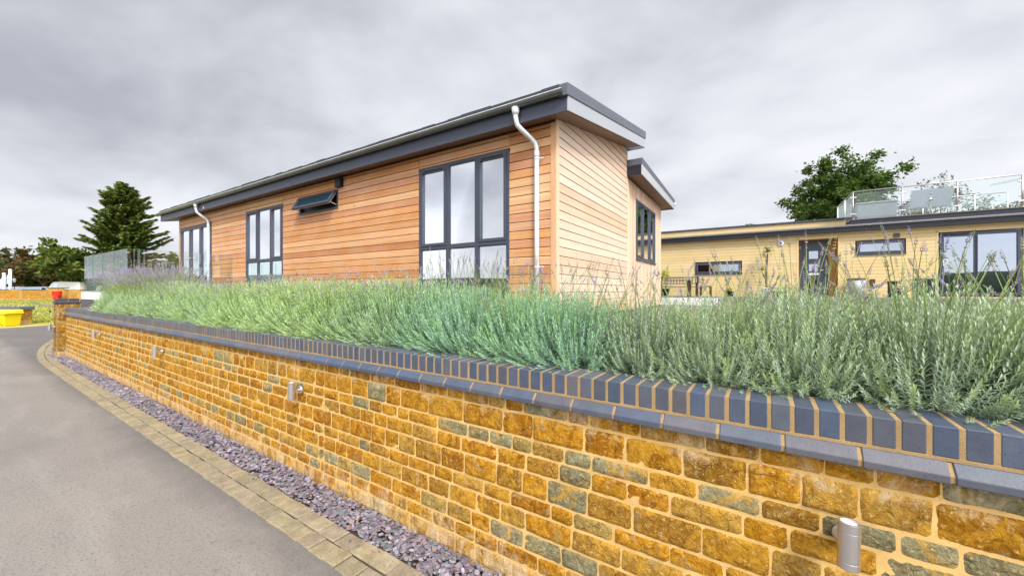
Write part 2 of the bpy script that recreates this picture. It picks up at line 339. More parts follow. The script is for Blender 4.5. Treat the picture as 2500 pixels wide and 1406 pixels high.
sheet('planting_bed', [(4.6, 2.075), (4.6, 4.4), (-12.9, 4.0), (-13.1, 2.075)], 1.236, soil_m)
def sm(t): t = max(0, min(1, t)); return t * t * (3 - 2 * t)
def terr(x, y): return 0.70 * sm((-30.5 - x) / 37) + 0.03 * mnoise.noise(Vector((x * 0.3, y * 0.3, 0))) * sm((-31 - x) / 4) - 0.005
def grassland():
    xs = np.linspace(-29.0, -150, 70); ys = np.linspace(-60, 70, 70); V = []
    for x in xs:
        for y in ys:
            xx = x - (0.55 * (y - 1.5) if x > -60 else 0.55 * (y - 1.5) * max(0, (x + 150) / 90)) if abs(y - 1.5) < 12 else x - 6.6 * np.sign(y - 1.5) * max(0, min(1, (x + 150) / 90))
            V.append((xx, y, terr(xx, y) + 0.006))
    F = [(i * 70 + j, (i + 1) * 70 + j, (i + 1) * 70 + j + 1, i * 70 + j + 1) for i in range(69) for j in range(69)]
    tag(mesh_np('grass_bank', V, F, grass_m, smooth=True), kind='structure')
grassland()
def tufts():
    V = []; F = []; col = []
    for i in range(9000):
        d = 19.0 + 26 * random.random() ** 1.5; px = random.uniform(-30, 200); x, y = CW(px, d)
        if x > -31.5 - 0.55 * (y - 1.5): continue
        z = terr(x, y); h = random.uniform(0.03, 0.10); q = random.uniform(0, 3.14); wv = random.uniform(0.03, 0.08)
        dx, dy = wv * math.cos(q), wv * math.sin(q); k = len(V); lx, ly = random.uniform(-.05, .05), random.uniform(-.05, .05)
        V += [(x - dx, y - dy, z), (x + dx, y + dy, z), (x + lx, y + ly, z + h)]; F.append((k, k + 1, k + 2))
        col.append(jit(random.choice([(0.27, 0.32, 0.045), (0.44, 0.40, 0.09), (0.54, 0.46, 0.17), (0.22, 0.29, 0.04)]), .25))
    tag(mesh_np('rough_grass', V, F, leaf_m, col=col), 'rough yellow green grass on the bank beyond the road', 'grass', kind='stuff')
tufts()
# a worn pale path across the bank
def path():
    V = []; n = 24
    for i in range(n + 1):
        t = i / n; a = CW(70 + 150 * t, 37 - 9.5 * t); b = CW(66 + 160 * t, 34.5 - 9.0 * t)
        for p in (a, b): V.append((p[0], p[1], terr(*p) + 0.03))
    tag(mesh_np('footpath', V, [(2 * i, 2 * i + 1, 2 * i + 3, 2 * i + 2) for i in range(n)], gravel_m), kind='structure')
path()
def hills():
    V = []; F = []; n = 160
    for i in range(n):
        q = 2 * math.pi * i / n; x, y = math.cos(q), math.sin(q)
        back = sm(0.5 - 0.9 * y); h = 8 + 8 * back + 7 * mnoise.noise(Vector((x * 3, y * 3, 1))) + 2.5 * mnoise.noise(Vector((x * 17, y * 17, 2)))
        for r, z in ((420, -1), (440, h * 0.75), (470, h), (620, h * 1.15), (700, -1)): V.append((x * r, y * r, z))
    for i in range(n):
        j = (i + 1) % n
        for k in range(4): F.append((i * 5 + k, j * 5 + k, j * 5 + k + 1, i * 5 + k + 1))
    tag(mesh_np('hills', V, F, hill_m, smooth=True), kind='structure')
hills()

# ------------------------------------------------------------------ kerb of setts
def kerb():
    mb = MB(); base = lin(212, 196, 160)
    bed = []
    for row, (n0, n1) in enumerate(((1.374, 1.506), (1.512, 1.645))):
        u = 4.2
        while u > -23:
            L = random.choice((0.125, 0.16, 0.175, 0.19)); u1 = u - L; um = (u + u1) / 2; sl = kerb_off(um + 0.05) - kerb_off(um - 0.05)
            o = kerb_off(um); ang = math.atan2(-sl / 0.1, 1) if False else math.atan(sl / 0.1) + random.uniform(-.012, .012)
            ca, sa = math.cos(ang), math.sin(ang); cx, cy = um, (n0 + n1) / 2 + o; hl, hw = L / 2 - 0.0025, (n1 - n0) / 2 - 0.001
            zt = 0.016 + random.uniform(-.005, .005); tl = random.uniform(-.004, .004)
            def q(a, b, z): return (cx + a * ca - b * sa, cy + a * sa + b * ca, z)
            j = lambda: random.uniform(-.003, .003)
            top = [(-hl + j(), -hw + j()), (hl + j(), -hw + j()), (hl + j(), hw + j()), (-hl + j(), hw + j())]
            c = 0.008
            vs = [q(a, b, -0.06) for a, b in top] + [q(a, b, zt - c) for a, b in top] + [q(a * (1 - c / hl), b * (1 - c / hw), zt + tl * (1 if a > 0 else -1)) for a, b in top]
            fs = [(0, 1, 5, 4), (1, 2, 6, 5), (2, 3, 7, 6), (3, 0, 4, 7), (4, 5, 9, 8), (5, 6, 10, 9), (6, 7, 11, 10), (7, 4, 8, 11), (8, 9, 10, 11)]
            mb.add(vs, fs, sc(jit(random.choice([base, base, lin(202, 188, 156), lin(218, 200, 160), lin(208, 190, 162)]), 0.10), 0.52)); u = u1
    tag(mb.build('kerb', setts_m), kind='structure')
    V = []; n = 60
    for i in range(n + 1):
        u = 4.2 - 27.2 * i / n; V += [(u, 1.376 + kerb_off(u), 0.0035), (u, 1.88 + kerb_off(u), 0.0035)]
    tag(mesh_np('kerb_bedding', V, [(2 * i, 2 * i + 2, 2 * i + 3, 2 * i + 1) for i in range(n)], soil_m), kind='structure')
kerb()

# ------------------------------------------------------------------ slate chippings
def slate():
    V = []; F = []; col = []
    pal = [lin(150, 138, 152), lin(164, 153, 166), lin(132, 119, 130), lin(178, 168, 178), lin(142, 120, 126), lin(118, 106, 116), lin(150, 148, 158), lin(128, 138, 134), lin(172, 150, 150)]
    def chip(x, y, z, s, big):
        n = random.choice((5, 6, 6, 7)); a0 = random.uniform(0, 6.28); el = random.uniform(0.5, 0.95); th = random.uniform(0.003, 0.008)
        pts = [(s * math.cos(a0 + 6.2832 * i / n + random.uniform(-.25, .25)) * random.uniform(.75, 1.1), s * el * math.sin(a0 + 6.2832 * i / n) * random.uniform(.75, 1.1)) for i in range(n)]
        rot = random.uniform(0, 6.28); tilt = abs(random.gauss(0, 0.42)); ta = random.uniform(0, 6.28)
        X = Vector((math.cos(rot), math.sin(rot), 0)); Y = Vector((-math.sin(rot), math.cos(rot), 0)); Z = Vector((0, 0, 1))
        ax = Vector((math.cos(ta), math.sin(ta), 0)); from mathutils import Quaternion
        qq = Quaternion(ax, tilt); X = qq @ X; Y = qq @ Y; Z = qq @ Z; P = Vector((x, y, z)); k = len(V)
        for lay, kk in ((-.5, 1.0), (.5, .93)):
            for a, b in pts: V.append(tuple(P + X * a * kk + Y * b * kk + Z * lay * th))
        F.append(tuple(range(k + n, k + 2 * n))); c = sc(jit(random.choice(pal), .22), 0.68); col.append(c)
        for i in range(n): F.append((k + i, k + (i + 1) % n, k + n + (i + 1) % n, k + n + i)); col.append(c)
    u = 1.6
    for i in range(12500):
        t = random.random() ** 1.35; u = 1.6 - 19.0 * t; f = random.random()
        y = 1.648 + f * 0.215 + kerb_off(u) * (1.0 if u < -15.9 else 0.25); hgt = 0.012 + 0.028 * f + 0.012 * math.sin(3.1416 * f)
        s = random.uniform(0.010, 0.026) * (1.0 + 0.5 * (t > 0.5)) * (1.25 if random.random() < .12 else 1)
        chip(u, y, hgt + random.uniform(-0.016, 0.012), s, t)
    for i in range(26):      # a few strays on the setts
        chip(random.uniform(-9, 0.8), random.uniform(1.56, 1.65), 0.024, random.uniform(0.006, 0.014), 0)
    tag(mesh_np('slate_chippings', V, F, slate_m, col=col), 'plum grey slate chippings along the foot of the stone wall', 'slate chippings', kind='stuff')
    V2 = []; F2 = []; c2 = []
    for i in range(60):
        u = 0.8 - 12 * random.random() ** 1.5; y = random.uniform(1.60, 1.86); q = random.uniform(0, 6.28); s = random.uniform(.008, .018); k = len(V2); z = .05 + random.uniform(-.006, .01)
        V2 += [(u - s * math.cos(q), y - s * math.sin(q), z), (u + .4 * s * math.sin(q), y - .4 * s * math.cos(q), z + .006), (u + s * math.cos(q), y + s * math.sin(q), z + .002), (u - .4 * s * math.sin(q), y + .4 * s * math.cos(q), z + .008)]
        F2.append((k, k + 1, k + 2, k + 3)); c2.append(random.choice([lin(190, 110, 20), lin(205, 160, 40), lin(150, 62, 24), lin(210, 190, 90)]))
    tag(mesh_np('fallen_leaves', V2, F2, leaf_m, col=c2), 'small orange dead leaves fallen on the slate chippings', 'fallen leaves', kind='stuff')
slate()

# ------------------------------------------------------------------ stone retaining wall
WF = 1.86                     # front arris of the coping
CT = 1.287                    # top of the coping
U0, U1 = -15.1, 4.6
def stone_courses(x0, x1, zlo, zhi, heights, fine, face, outw=(0, -1), pal=None, proud=0.0055, joint=0.0105):
    """courses of rough stones on a face; returns V, F, col. runs along (dx,dy), pushed out along outw"""
    V = []; F = []; col = []
    z = zhi; rows = []
    i = 0
    while z > zlo + 0.03:
        h = heights[i % len(heights)]; z0 = max(zlo, z - h); rows.append((z0, z)); z = z0 - joint; i += 1
    for r, (z0, z1) in enumerate(rows):
        thin = (z1 - z0) < 0.09; x = x0 - random.uniform(0, .1)
        grey = 0.55 if (r % 5 == 2) else 0.05
        while x < x1 - 0.02:
            L = random.uniform(.14, .31) if not thin else random.uniform(.11, .29)
            xe = min(x + L, x1); a0, a1 = max(x, x0), xe
            if a1 - a0 > 0.03:
                rr = random.random()
                if rr < grey: c = random.choice([lin(162, 158, 124), lin(170, 164, 132), lin(150, 146, 116), lin(176, 152, 92)])
                else: c = random.choice([lin(198, 142, 40), lin(190, 128, 34), lin(204, 152, 52), lin(180, 134, 54), lin(190, 130, 40), lin(194, 152, 72), lin(204, 146, 40)])
                c = sc(jit(c, .13), 0.80)
                nx, nz = (max(3, int((a1 - a0) / fine)), max(3, int((z1 - z0) / fine))); k = len(V); ph = random.uniform(0, 50); rad = random.uniform(.0035, .007)
                bul = random.uniform(-.003, .004); tx, tz = random.uniform(-.02, .02), random.uniform(-.04, .04); cx, cz = (a0 + a1) / 2, (z0 + z1) / 2
                for jz in range(nz + 1):
                    for jx in range(nx + 1):
                        fx, fz = jx / nx, jz / nz; px = a0 + (a1 - a0) * fx; pz = z0 + (z1 - z0) * fz
                        e = min(fx, 1 - fx) * (a1 - a0), min(fz, 1 - fz) * (z1 - z0)
                        # wobbling outline and rounded corners
                        wob = 0.006 * mnoise.noise(Vector((px * 14 + ph, pz * 14, 3))) ; wz = 0.005 * mnoise.noise(Vector((px * 14, pz * 14 + ph, 7)))
                        if jx in (0, nx): px += wob + (0.003 if jx == 0 else -0.003) * (1 if jz in (0, nz) else 0)
                        if jz in (0, nz): pz += wz + (0.003 if jz == 0 else -0.003) * (1 if jx in (0, nx) else 0)
                        ex = min(1, e[0] / rad); ez = min(1, e[1] / rad); rise = (1 - (1 - ex) ** 2) * (1 - (1 - ez) ** 2)
                        d = -0.001 + rise * (proud + 0.001 + bul + tx * (px - cx) + tz * (pz - cz) + 0.003 * mnoise.noise(Vector((px * 13 + ph, pz * 13, 0))) + 0.0035 * mnoise.noise(Vector((px * 38, pz * 38, ph))) + 0.003 * mnoise.noise(Vector((px * 90, pz * 90, ph))))
                        V.append((px, d, pz))
                for jz in range(nz):
                    for jx in range(nx):
                        a = k + jz * (nx + 1) + jx; F.append((a, a + 1, a + nx + 2, a + nx + 1)); col.append(c)
            x = xe + joint * random.uniform(.25, .95)
    return V, F, col
HTS = [.078, .128, .078, .092, .125, .080, .108, .098, .085, .112, .10]
wall_root = thing('retaining_wall', 'long honey coloured stone retaining wall with blue brick coping holding the lavender bed', 'wall')
def retaining_wall():
    V = []; F = []; col = []
    for (a, b, fine) in ((U0, -8, .040), (-8, -3.2, .022), (-3.2, U1, .0135)):
        v, f, c = stone_courses(a, b, -0.02, CT - .175, HTS, fine, 0); k = len(V); V += [(x, WF + 0.012 - d, z) for x, d, z in v]; F += [tuple(i + k for i in q) for q in f]; col += c
    mesh_np('stone_face', V, F, stone, wall_root, col, True)
    mb = MB(); mb.box(U0, U1, WF + .0122, 2.05, -.05, CT - .17); mb.build('mortar_core', mortar, wall_root)
    # brick on edge coping
    cp = MB(); u = U1; n = 0; bl = [lin(86, 94, 110), lin(94, 98, 108), lin(80, 92, 112), lin(100, 98, 104), lin(90, 96, 106)]
    while u > U0 + .06:
        cp.box(u - .0615, u, WF + random.uniform(-.0012, .0012), WF + .215, CT - .104, CT + random.uniform(-.001, .001), sc(jit(random.choice(bl), .15), .80)); u -= .0752
    cp.build('coping', bluebrick, wall_root, .0035)
    mb = MB(); mb.box(U0, U1, WF + .0016, WF + .21, CT - .1145, CT - .0018); mb.box(U0, U1, WF - .004, WF + .1, CT - .1150, CT - .1045); mb.build('mortar_joint', mortar_dark, wall_root)
    pb = MB(); u = U1 - .03
    while u > U0 + .1:
        u1 = max(u - .2130, U0)
        prof = [(WF + .10, CT - .1155), (WF - .006, CT - .1155), (WF - .040, CT - .152), (WF - .040, CT - .178), (WF + .10, CT - .178)]
        pb.ext(prof, u1, u, sc(jit(random.choice(bl), .10), .82)); u -= .2256
    pb.build('plinth_course', bluebrick, wall_root, .003)
    mb = MB(); mb.ext([(WF + .10, CT - .116), (WF, CT - .1175), (WF - .034, CT - .153), (WF - .034, CT - .175), (WF + .10, CT - .175)], U0, U1); mb.build('mortar_joint', mortar_dark, wall_root)
retaining_wall()

# gate pillar at the wall's far end
def pillar():
    t = thing('wall_pillar', 'square stone pillar with dark brick cap ending the retaining wall', 'pillar', (-15.31, 1.915, 0))
    Vs = []; Fs = []; cs = []
    for (dirx, ox, oy, ax) in (('x', .205, 0, 0), ('y', 0, -.205, 1), ('x-', -.205, 0, 0)):
        v, f, c = stone_courses(-.195, .195, 0, 1.395, [.10, .085, .12, .09, .11], .03, 0); k = len(Vs)
        for a, d, z in v:
            if dirx == 'x': Vs.append((ox + d, a, z))
            elif dirx == 'x-': Vs.append((ox - d, a, z))
            else: Vs.append((a, oy - d, z))
        Fs += [tuple(i + k for i in q) for q in f]; cs += [sc(x, .62) for x in c]  # stone darkened so the pillar's shade is put into its colour
    mesh_np('stone_shaft', Vs, Fs, stone, t, cs, True)
    mb = MB(); mb.box(-.202, .202, -.202, .202, -.05, 1.395); mb.build('mortar_core', mortar_dark, t)
    cap = MB(); dk = lin(58, 58, 70)
    for i in range(3): 
        for j in range(2): cap.box(-.23 + i * .155, -.23 + i * .155 + .146, -.23 + j * .231, -.23 + j * .231 + .222, 1.40, 1.45, jit(dk, .15))
    for i in range(2):
        for j in range(2): cap.box(-.195 + i * .197, -.195 + i * .197 + .188, -.195 + j * .197, -.195 + j * .197 + .188, 1.457, 1.522, jit(dk, .15))
    cap.build('brick_cap', bluebrick, t, .004); mb = MB(); mb.box(-.187, .187, -.187, .187, 1.39, 1.515); mb.build('mortar_joint', mortar_dark, t)
pillar()

# up and down wall lamps
def lamp_proto():
    t = thing('wall_lamp', 'x', 'wall lamp')
    b = MB(); b.lathe([(.0300, -.076), (.0315, -.074), (.0315, -.052), (.0309, -.0515), (.0309, -.0505), (.0315, -.05), (.0315, .05), (.0309, .0505), (.0309, .0515), (.0315, .052), (.0315, .078), (.0330, .080), (.0325, .083), (.026, .083), (.0255, .074)], 0, -.085, 44)
    b.build('lamp_body', inox, t)
    p = MB(lambda a, b_, c: (a, -c, b_)); p.lathe([(.037, 0), (.037, .008), (.031, .016), (.012, .018), (.012, .055)], 0, 0, 28); p.build('back_plate', inox, t)
    l = MB(); l.lathe([(.0245, .0735), (.0245, .0765), (.012, .078)], 0, -.085, 24); l.build('lens', curtain_m, t)
    return t
lp = lamp_proto()
lamp_pos = [(0.25, WF, .84, 'steel up and down lamp nearest the camera low on the stone wall'), (-3.55, WF, .83, 'steel wall lamp on the stone wall below the wide three light window'),
            (-7.42, WF, .84, 'steel wall lamp on the stone wall, third one counting from the near end'), (-11.32, WF, .84, 'small steel wall lamp on the stone wall next to the end pillar'),
            (-15.3, 1.71, .80, 'steel wall lamp fixed to the front of the stone end pillar')]
for i, (x, y, z, lab) in enumerate(lamp_pos):
    o = lp if i == 0 else copy_tree(lp); o.location = (x, y - .006, z); o.rotation_euler = (R(-3) if i == 0 else 0, R(1.5) if i == 0 else 0, 0)
    tag(o, lab, 'wall lamp', 'steel lamps along the stone wall')

# ------------------------------------------------------------------ lavender
def lav_mesh(seed, shoots, rx, ry, h):
    g = np.random.default_rng(seed); Vs = []; cols = []
    n = shoots; phi = g.uniform(0, 2 * np.pi, n); r = np.sqrt(g.uniform(0, 1, n)) ** 0.9
    zt = h * (1 - .90 * r ** 2.6) * g.uniform(.82, 1.10, n); zt = np.maximum(zt, .03)
    tip = np.stack([rx * r * np.cos(phi), ry * r * np.sin(phi), zt], 1); tip[:, :2] += g.normal(0, .035, (n, 2))
    base = np.stack([tip[:, 0] * .34, tip[:, 1] * .34, np.zeros(n)], 1); ctl = np.stack([tip[:, 0] * .84, tip[:, 1] * .84, tip[:, 2] * .42], 1)
    shade = g.uniform(.78, 1.25, n); yel = g.uniform(0, 1, n) ** 2.2
    B = []; T = []; Wd = []; Cc = []
    for i in range(n):
        L = np.linalg.norm(tip[i] - base[i]); m = int(max(8, min(L, .30) / .0150)); s0 = max(.22, 1 - .28 / max(L, .01)); ss = np.linspace(s0, 1, m)
        P = ((1 - ss) ** 2)[:, None] * base[i] + (2 * ss * (1 - ss))[:, None] * ctl[i] + (ss ** 2)[:, None] * tip[i]
        Tn = (2 * (1 - ss))[:, None] * (ctl[i] - base[i]) + (2 * ss)[:, None] * (tip[i] - ctl[i]); Tn /= np.linalg.norm(Tn, axis=1)[:, None] + 1e-9
        a = np.cross(Tn, [0.31, 0.52, .1]); a /= np.linalg.norm(a, axis=1)[:, None] + 1e-9; b = np.cross(Tn, a)
        for sgn in (0, np.pi):
            an = np.arange(m) * 1.571 + sgn + g.normal(0, .3, m); out = a * np.cos(an)[:, None] + b * np.sin(an)[:, None]
            open_ = (.34 + .62 * (1 - (ss - s0) / (1 - s0 + 1e-6)) + g.normal(0, .08, m))[:, None]
            d = Tn * np.cos(open_) + out * np.sin(open_); ll = g.uniform(.026, .048, m) * (1 - .35 * (ss - s0) / (1 - s0 + 1e-6))
            B.append(P); T.append(d * ll[:, None]); Wd.append(np.cross(d, out)); 
            f = np.full(m, shade[i]) * g.uniform(.72, 1.28, m); age = (ss - s0) / (1 - s0 + 1e-6)
            green = np.array([.25, .32, .245]); light = np.array([.58, .65, .53]); lime = np.array([.52, .60, .29])
            c = green * (1 - age)[:, None] + (light * (1 - yel[i]) + lime * yel[i]) * age[:, None]; Cc.append(c * f[:, None])
        # the stem itself, as a thin blade
        k = 4; q = np.linspace(.05, 1, k + 1)
    B = np.concatenate(B); T = np.concatenate(T); Wd = np.concatenate(Wd); Cc = np.concatenate(Cc); N = len(B)
    Wd /= np.linalg.norm(Wd, axis=1)[:, None] + 1e-9; wd = Wd * g.uniform(.0018, .0027, N)[:, None]
    bend = np.stack([np.zeros(N), np.zeros(N), g.uniform(-.003, .006, N)], 1)
    V = np.stack([B - wd * .5, B + wd * .5, B + T * .6 + wd + bend, B + T * .6 - wd + bend, B + T], 1).reshape(-1, 3)
    i0 = np.arange(N) * 5
    F = [*map(tuple, np.stack([i0, i0 + 1, i0 + 2, i0 + 3], 1).tolist()), *map(tuple, np.stack([i0 + 3, i0 + 2, i0 + 4], 1).tolist())]
    return mesh_np('foliage', V, F, lav_m, None, np.concatenate([Cc, Cc]), link=False)
def octa(V, F, col, p, r, c, L=1.0):
    k = len(V); x, y, z = p
    V += [(x + r, y, z), (x, y + r, z), (x - r, y, z), (x, y - r, z), (x, y, z + r * L), (x, y, z - r * L)]
    for a, b in ((0, 1), (1, 2), (2, 3), (3, 0)): F.append((k + a, k + b, k + 4)); F.append((k + b, k + a, k + 5)); col.extend((c, c))
def spike_mesh(seed, n, rx, ry, hfol, hi, purple, lean=0.0):
    rnd = random.Random(seed); V = []; F = []; col = []
    for i in range(n):
        ph = rnd.uniform(0, 6.283); r = math.sqrt(rnd.random()) * .95; bx, by = rx * r * math.cos(ph) * .55, ry * r * math.sin(ph) * .55
        top = hi * rnd.uniform(.70, 1.0) * (1 - .22 * r * r); tx, ty = bx + rx * r * math.cos(ph) * .55 + rnd.gauss(0, .03) + lean * top, by + ry * r * math.sin(ph) * .50 + rnd.gauss(0, .03)
        P0 = Vector((bx, by, hfol * .45)); P2 = Vector((tx, ty, top)); P1 = (P0 + P2) / 2 + Vector((rnd.gauss(0, .02), rnd.gauss(0, .02), .03)); m = 5; rad = rnd.uniform(.0011, .0017)
        gc = rnd.choice([(.24, .32, .09), (.29, .36, .11), (.22, .29, .13), (.33, .37, .12)]); gc = sc(gc, rnd.uniform(.85, 1.2)); k0 = len(V)
        for s in range(m + 1):
            t = s / m; p = P0 * (1 - t) ** 2 + P1 * 2 * t * (1 - t) + P2 * t * t
            for q in range(3): V.append((p.x + rad * math.cos(2.094 * q), p.y + rad * math.sin(2.094 * q), p.z))
        for s in range(m):
            for q in range(3): a = k0 + s * 3 + q; b = k0 + s * 3 + (q + 1) % 3; F.append((a, b, b + 3, a + 3)); col.append(gc)
        ax = (P2 - P1).normalized(); L = rnd.uniform(.030, .058); w = rnd.randint(5, 8)
        pc = rnd.choice([(.36, .29, .48), (.40, .34, .50), (.42, .39, .47), (.33, .26, .45), (.46, .43, .46)]) if rnd.random() < purple else rnd.choice([(.33, .35, .24), (.36, .35, .30), (.30, .33, .20)])
        for s in range(w):
            t = s / (w - 1); p = P2 + ax * L * t; rr = .0047 * (1 - .55 * t) * rnd.uniform(.8, 1.15)
            for q in range(4):
                an = 1.571 * q + s * .8; c = sc(pc, rnd.uniform(.65, 1.35)); octa(V, F, col, (p.x + rr * math.cos(an), p.y + rr * math.sin(an), p.z + rnd.uniform(-.002, .002)), rr * .62, c, 1.5)
        if rnd.random() < .5:
            p = P2 - ax * rnd.uniform(.015, .03)
            for q in range(3): octa(V, F, col, (p.x + .003 * math.cos(2.1 * q), p.y + .003 * math.sin(2.1 * q), p.z), .0026, sc(pc, .9), 1.3)
    return mesh_np('flower_stems', V, F, flower_m, None, col, link=False)
RX, RY, LH = .47, .53, .53
fol = [lav_mesh(100 + i, 900, RX, RY, LH) for i in range(5)]
spk_few = [spike_mesh(200 + i, 62, RX, RY, LH, .84, .50) for i in range(3)]
spk_mid = [spike_mesh(300 + i, 80, RX, RY, LH, .66, .35, -.08) for i in range(3)]
spk_purple = [spike_mesh(400 + i, 260, RX, RY, LH, .84, .98, -.10) for i in range(2)]
marks = [(0, 330, 'beside the glass deck'), (330, 395, 'by the corner of the glass balustrade'), (395, 450, 'in front of the folding doors'), (450, 520, 'in front of the far downpipe'),
         (520, 600, 'right of the far downpipe'), (600, 650, 'below the narrow window'), (650, 700, 'right of the narrow window'), (700, 770, 'left of the open top hung window'),
         (770, 850, 'under the open top hung window'), (850, 930, 'right of the open top hung window'), (930, 1025, 'left of the wide window'), (1025, 1100, 'before the wide window left light'),
         (1100, 1180, 'before the wide window middle light'), (1180, 1260, 'before the wide window right light'), (1260, 1330, 'before the near downpipe'), (1330, 1400, 'before the cedar corner'),
         (1400, 1500, 'before the pale end wall'), (1500, 1620, 'before the end window'), (1620, 1760, 'before the timber garden bench'), (1760, 1900, 'before the potted cordyline'),
         (1900, 2060, 'before the dark front door'), (2060, 2240, 'before the high slot window'), (2240, 2400, 'before the left sliding door'), (2400, 2600, 'before the right sliding door'), (2600, 99999, 'at the near end of the bed')]
def px_of(x, y):
    c, s = math.cos(YAW), math.sin(YAW); X = x * c + y * s; Y = -x * s + y * c; return 1250 + 930 * X / Y if Y > .1 else 99999
def lavender():
    used = {}
    u = 3.1; i = 0
    while u > -12.2:
        yv = 2.43 + random.uniform(-.04, .05); px = px_of(u, yv)
        left = u < -8.4; mid = -8.4 <= u < -2.6
        o = thing('lavender_plant', 'x', 'lavender', (u, yv, 1.235), random.uniform(0, 6.283), 'lavender plants in the raised bed')
        s = (1.12 if left else 1.05 if mid else .98) * random.uniform(.95, 1.06); o.scale = (s, s * random.uniform(.95, 1.05), s * (1.10 if left else 1.03 if mid else 1.0 if u < -2.0 else .94 if u < -1.3 else .87 if u < -.1 else .95))
        a = bpy.data.objects.new('foliage', fol[i % 5]); C.collection.objects.link(a); a.parent = o
        tone = random.uniform(-.035, .035)
        if left: cl, nm = (.84 + tone, .94 + tone, .72), 'grey green'
        elif mid: cl, nm = ((.87 + tone, .98 + tone, .65) if random.random() < .5 else (.78 + tone, .92 + tone, .70)), 'yellow green'
        elif u < -1.0: cl, nm = (.70 + tone, .92 + tone, .83), 'blue green'
        else: cl, nm = (.80 + tone, .85 + tone, .79), 'silvery grey green'
        a.color = (*cl, 1)
        k = spk_purple if left and u < -9.3 else spk_mid if (left or mid) else spk_few
        b = bpy.data.objects.new('flower_stems', k[i % len(k)]); C.collection.objects.link(b); b.parent = o
        fl = 'full of purple spikes' if k is spk_purple else 'with thin green stalks' if k is spk_mid else 'with tall budded stalks'
        where = next(m[2] for m in marks if m[0] <= px < m[1]); kk = used.get(where, 0); used[where] = kk + 1
        lab = ['', 'second ', 'third ', 'fourth ', 'fifth ', 'sixth ', 'seventh ', 'eighth '][min(kk, 7)] + f'{nm} lavender {fl} {where}'
        o['label'] = lab; i += 1; u -= .415 * random.uniform(.92, 1.08)
lavender()

# ------------------------------------------------------------------ cedar lodge
LO = HW(-2.513, 5.226)
FR = lambda a, b, c: (a, -b, c)            # front wall: along, outwards, up
RT = lambda a, b, c: (b, a, c)             # right end wall
def boards(M, a0, a1, z0, z1, pitch, cuts, pal, var=.10, lowf=None, maxL=4.2, lap=.014, k=1.0):
    """horizontal boards as weatherboard profiles, cut round openings"""
    mb = MB(M); z = z0
    while z < z1 - .01:
        zt = min(z + pitch, z1); lo = a0 if lowf is None else max(a0, lowf(z + .004))
        brk = sorted({lo, a1, *[e for q in cuts for e in q[:2] if lo < e < a1]}); segs = []
        for s0, s1 in zip(brk[:-1], brk[1:]):
            m = (s0 + s1) / 2; pz0, pz1 = z, zt
            for (c0, c1, cz0, cz1) in cuts:
                if c0 < m < c1 and cz0 < pz1 - .004 and cz1 > pz0 + .004:
                    if cz0 > pz0 + .02: pz1 = cz0
                    elif cz1 < pz1 - .02: pz0 = cz1
                    else: pz1 = pz0
            if pz1 - pz0 < .01: continue
            if segs and segs[-1][1] == s0 and segs[-1][2:] == [pz0, pz1]: segs[-1][1] = s1
            else: segs.append([s0, s1, pz0, pz1])
        for s0, s1, pz0, pz1 in segs:
            x = s0
            while x < s1 - .01:
                e = min(s1, x + random.uniform(maxL * .7, maxL * 1.2))
                if s1 - e < .6: e = s1
                c = sc(jit(random.choice(pal), var), k)
                prof = [(.000, pz0 + .010), (lap, pz0 + .010), (lap - .001, pz1 - .010), (.006, pz1 - .001), (.000, pz1 - .001)]
                mb.add([(x + .0012, b, zz) for b, zz in prof] + [(e - .0012, b, zz) for b, zz in prof],
                       [(0, 1, 6, 5), (1, 2, 7, 6), (2, 3, 8, 7), (3, 4, 9, 8), (0, 1, 2, 3, 4), (9, 8, 7, 6, 5)], c)
                x = e
        z += pitch
    return mb
def window(parent, M, a0, a1, z0, z1, lights, name='window', fr=.05, depth=.075, glass=None, trickle=True, fm=None, proud=.022, extra_bars=()):
    """outer frame plus a list of lights (a0,a1,z0,z1,opens)"""
    fm = fm or anth; glass = glass or pane
    f = MB(M); b0, b1 = proud - depth, proud
    f.box(a0, a1, b0, b1, z1 - fr, z1); f.box(a0, a1, b0, b1, z0, z0 + fr); f.box(a0, a0 + fr, b0, b1, z0 + fr, z1 - fr); f.box(a1 - fr, a1, b0, b1, z0 + fr, z1 - fr)
    for (x0, x1, y0, y1) in extra_bars: f.box(x0, x1, b0, b1, y0, y1)
    W = f.build(name, fm, parent, .004)
    for (x0, x1, y0, y1, op) in lights:
        s = .055 if op else .016
        if op:
            q = MB(M); o0, o1 = b0 + .01, b1 + .012
            q.box(x0, x1, o0, o1, y1 - s, y1); q.box(x0, x1, o0, o1, y0, y0 + s); q.box(x0, x0 + s, o0, o1, y0 + s, y1 - s); q.box(x1 - s, x1, o0, o1, y0 + s, y1 - s)
            q.build('sash', fm, W, .006)
            if trickle:
                tv = MB(M); tv.box(x0 + .08, x1 - .08, o1 + .0005, o1 + .012, y1 - .040, y1 - .020); tv.build('trickle_vent', black, W, .004)
        else:
            q = MB(M); o0, o1 = b0 + .012, b1 - .010
            q.box(x0, x1, o0, o1, y1 - s, y1); q.box(x0, x1, o0, o1, y0, y0 + s); q.box(x0, x0 + s, o0, o1, y0 + s, y1 - s); q.box(x1 - s, x1, o0, o1, y0 + s, y1 - s)
            q.build('glazing_bead', fm, W, .003)
        p = MB(M); p.box(x0 + s, x1 - s, b1 - .034, b1 - .028, y0 + s, y1 - s); p.build('pane', glass, W)
    return W
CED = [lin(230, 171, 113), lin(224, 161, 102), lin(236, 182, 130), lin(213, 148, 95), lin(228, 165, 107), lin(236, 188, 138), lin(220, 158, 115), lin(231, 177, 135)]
CEDP = [lin(236, 206, 178), lin(240, 212, 186), lin(231, 196, 166), lin(242, 218, 194), lin(229, 194, 162)]
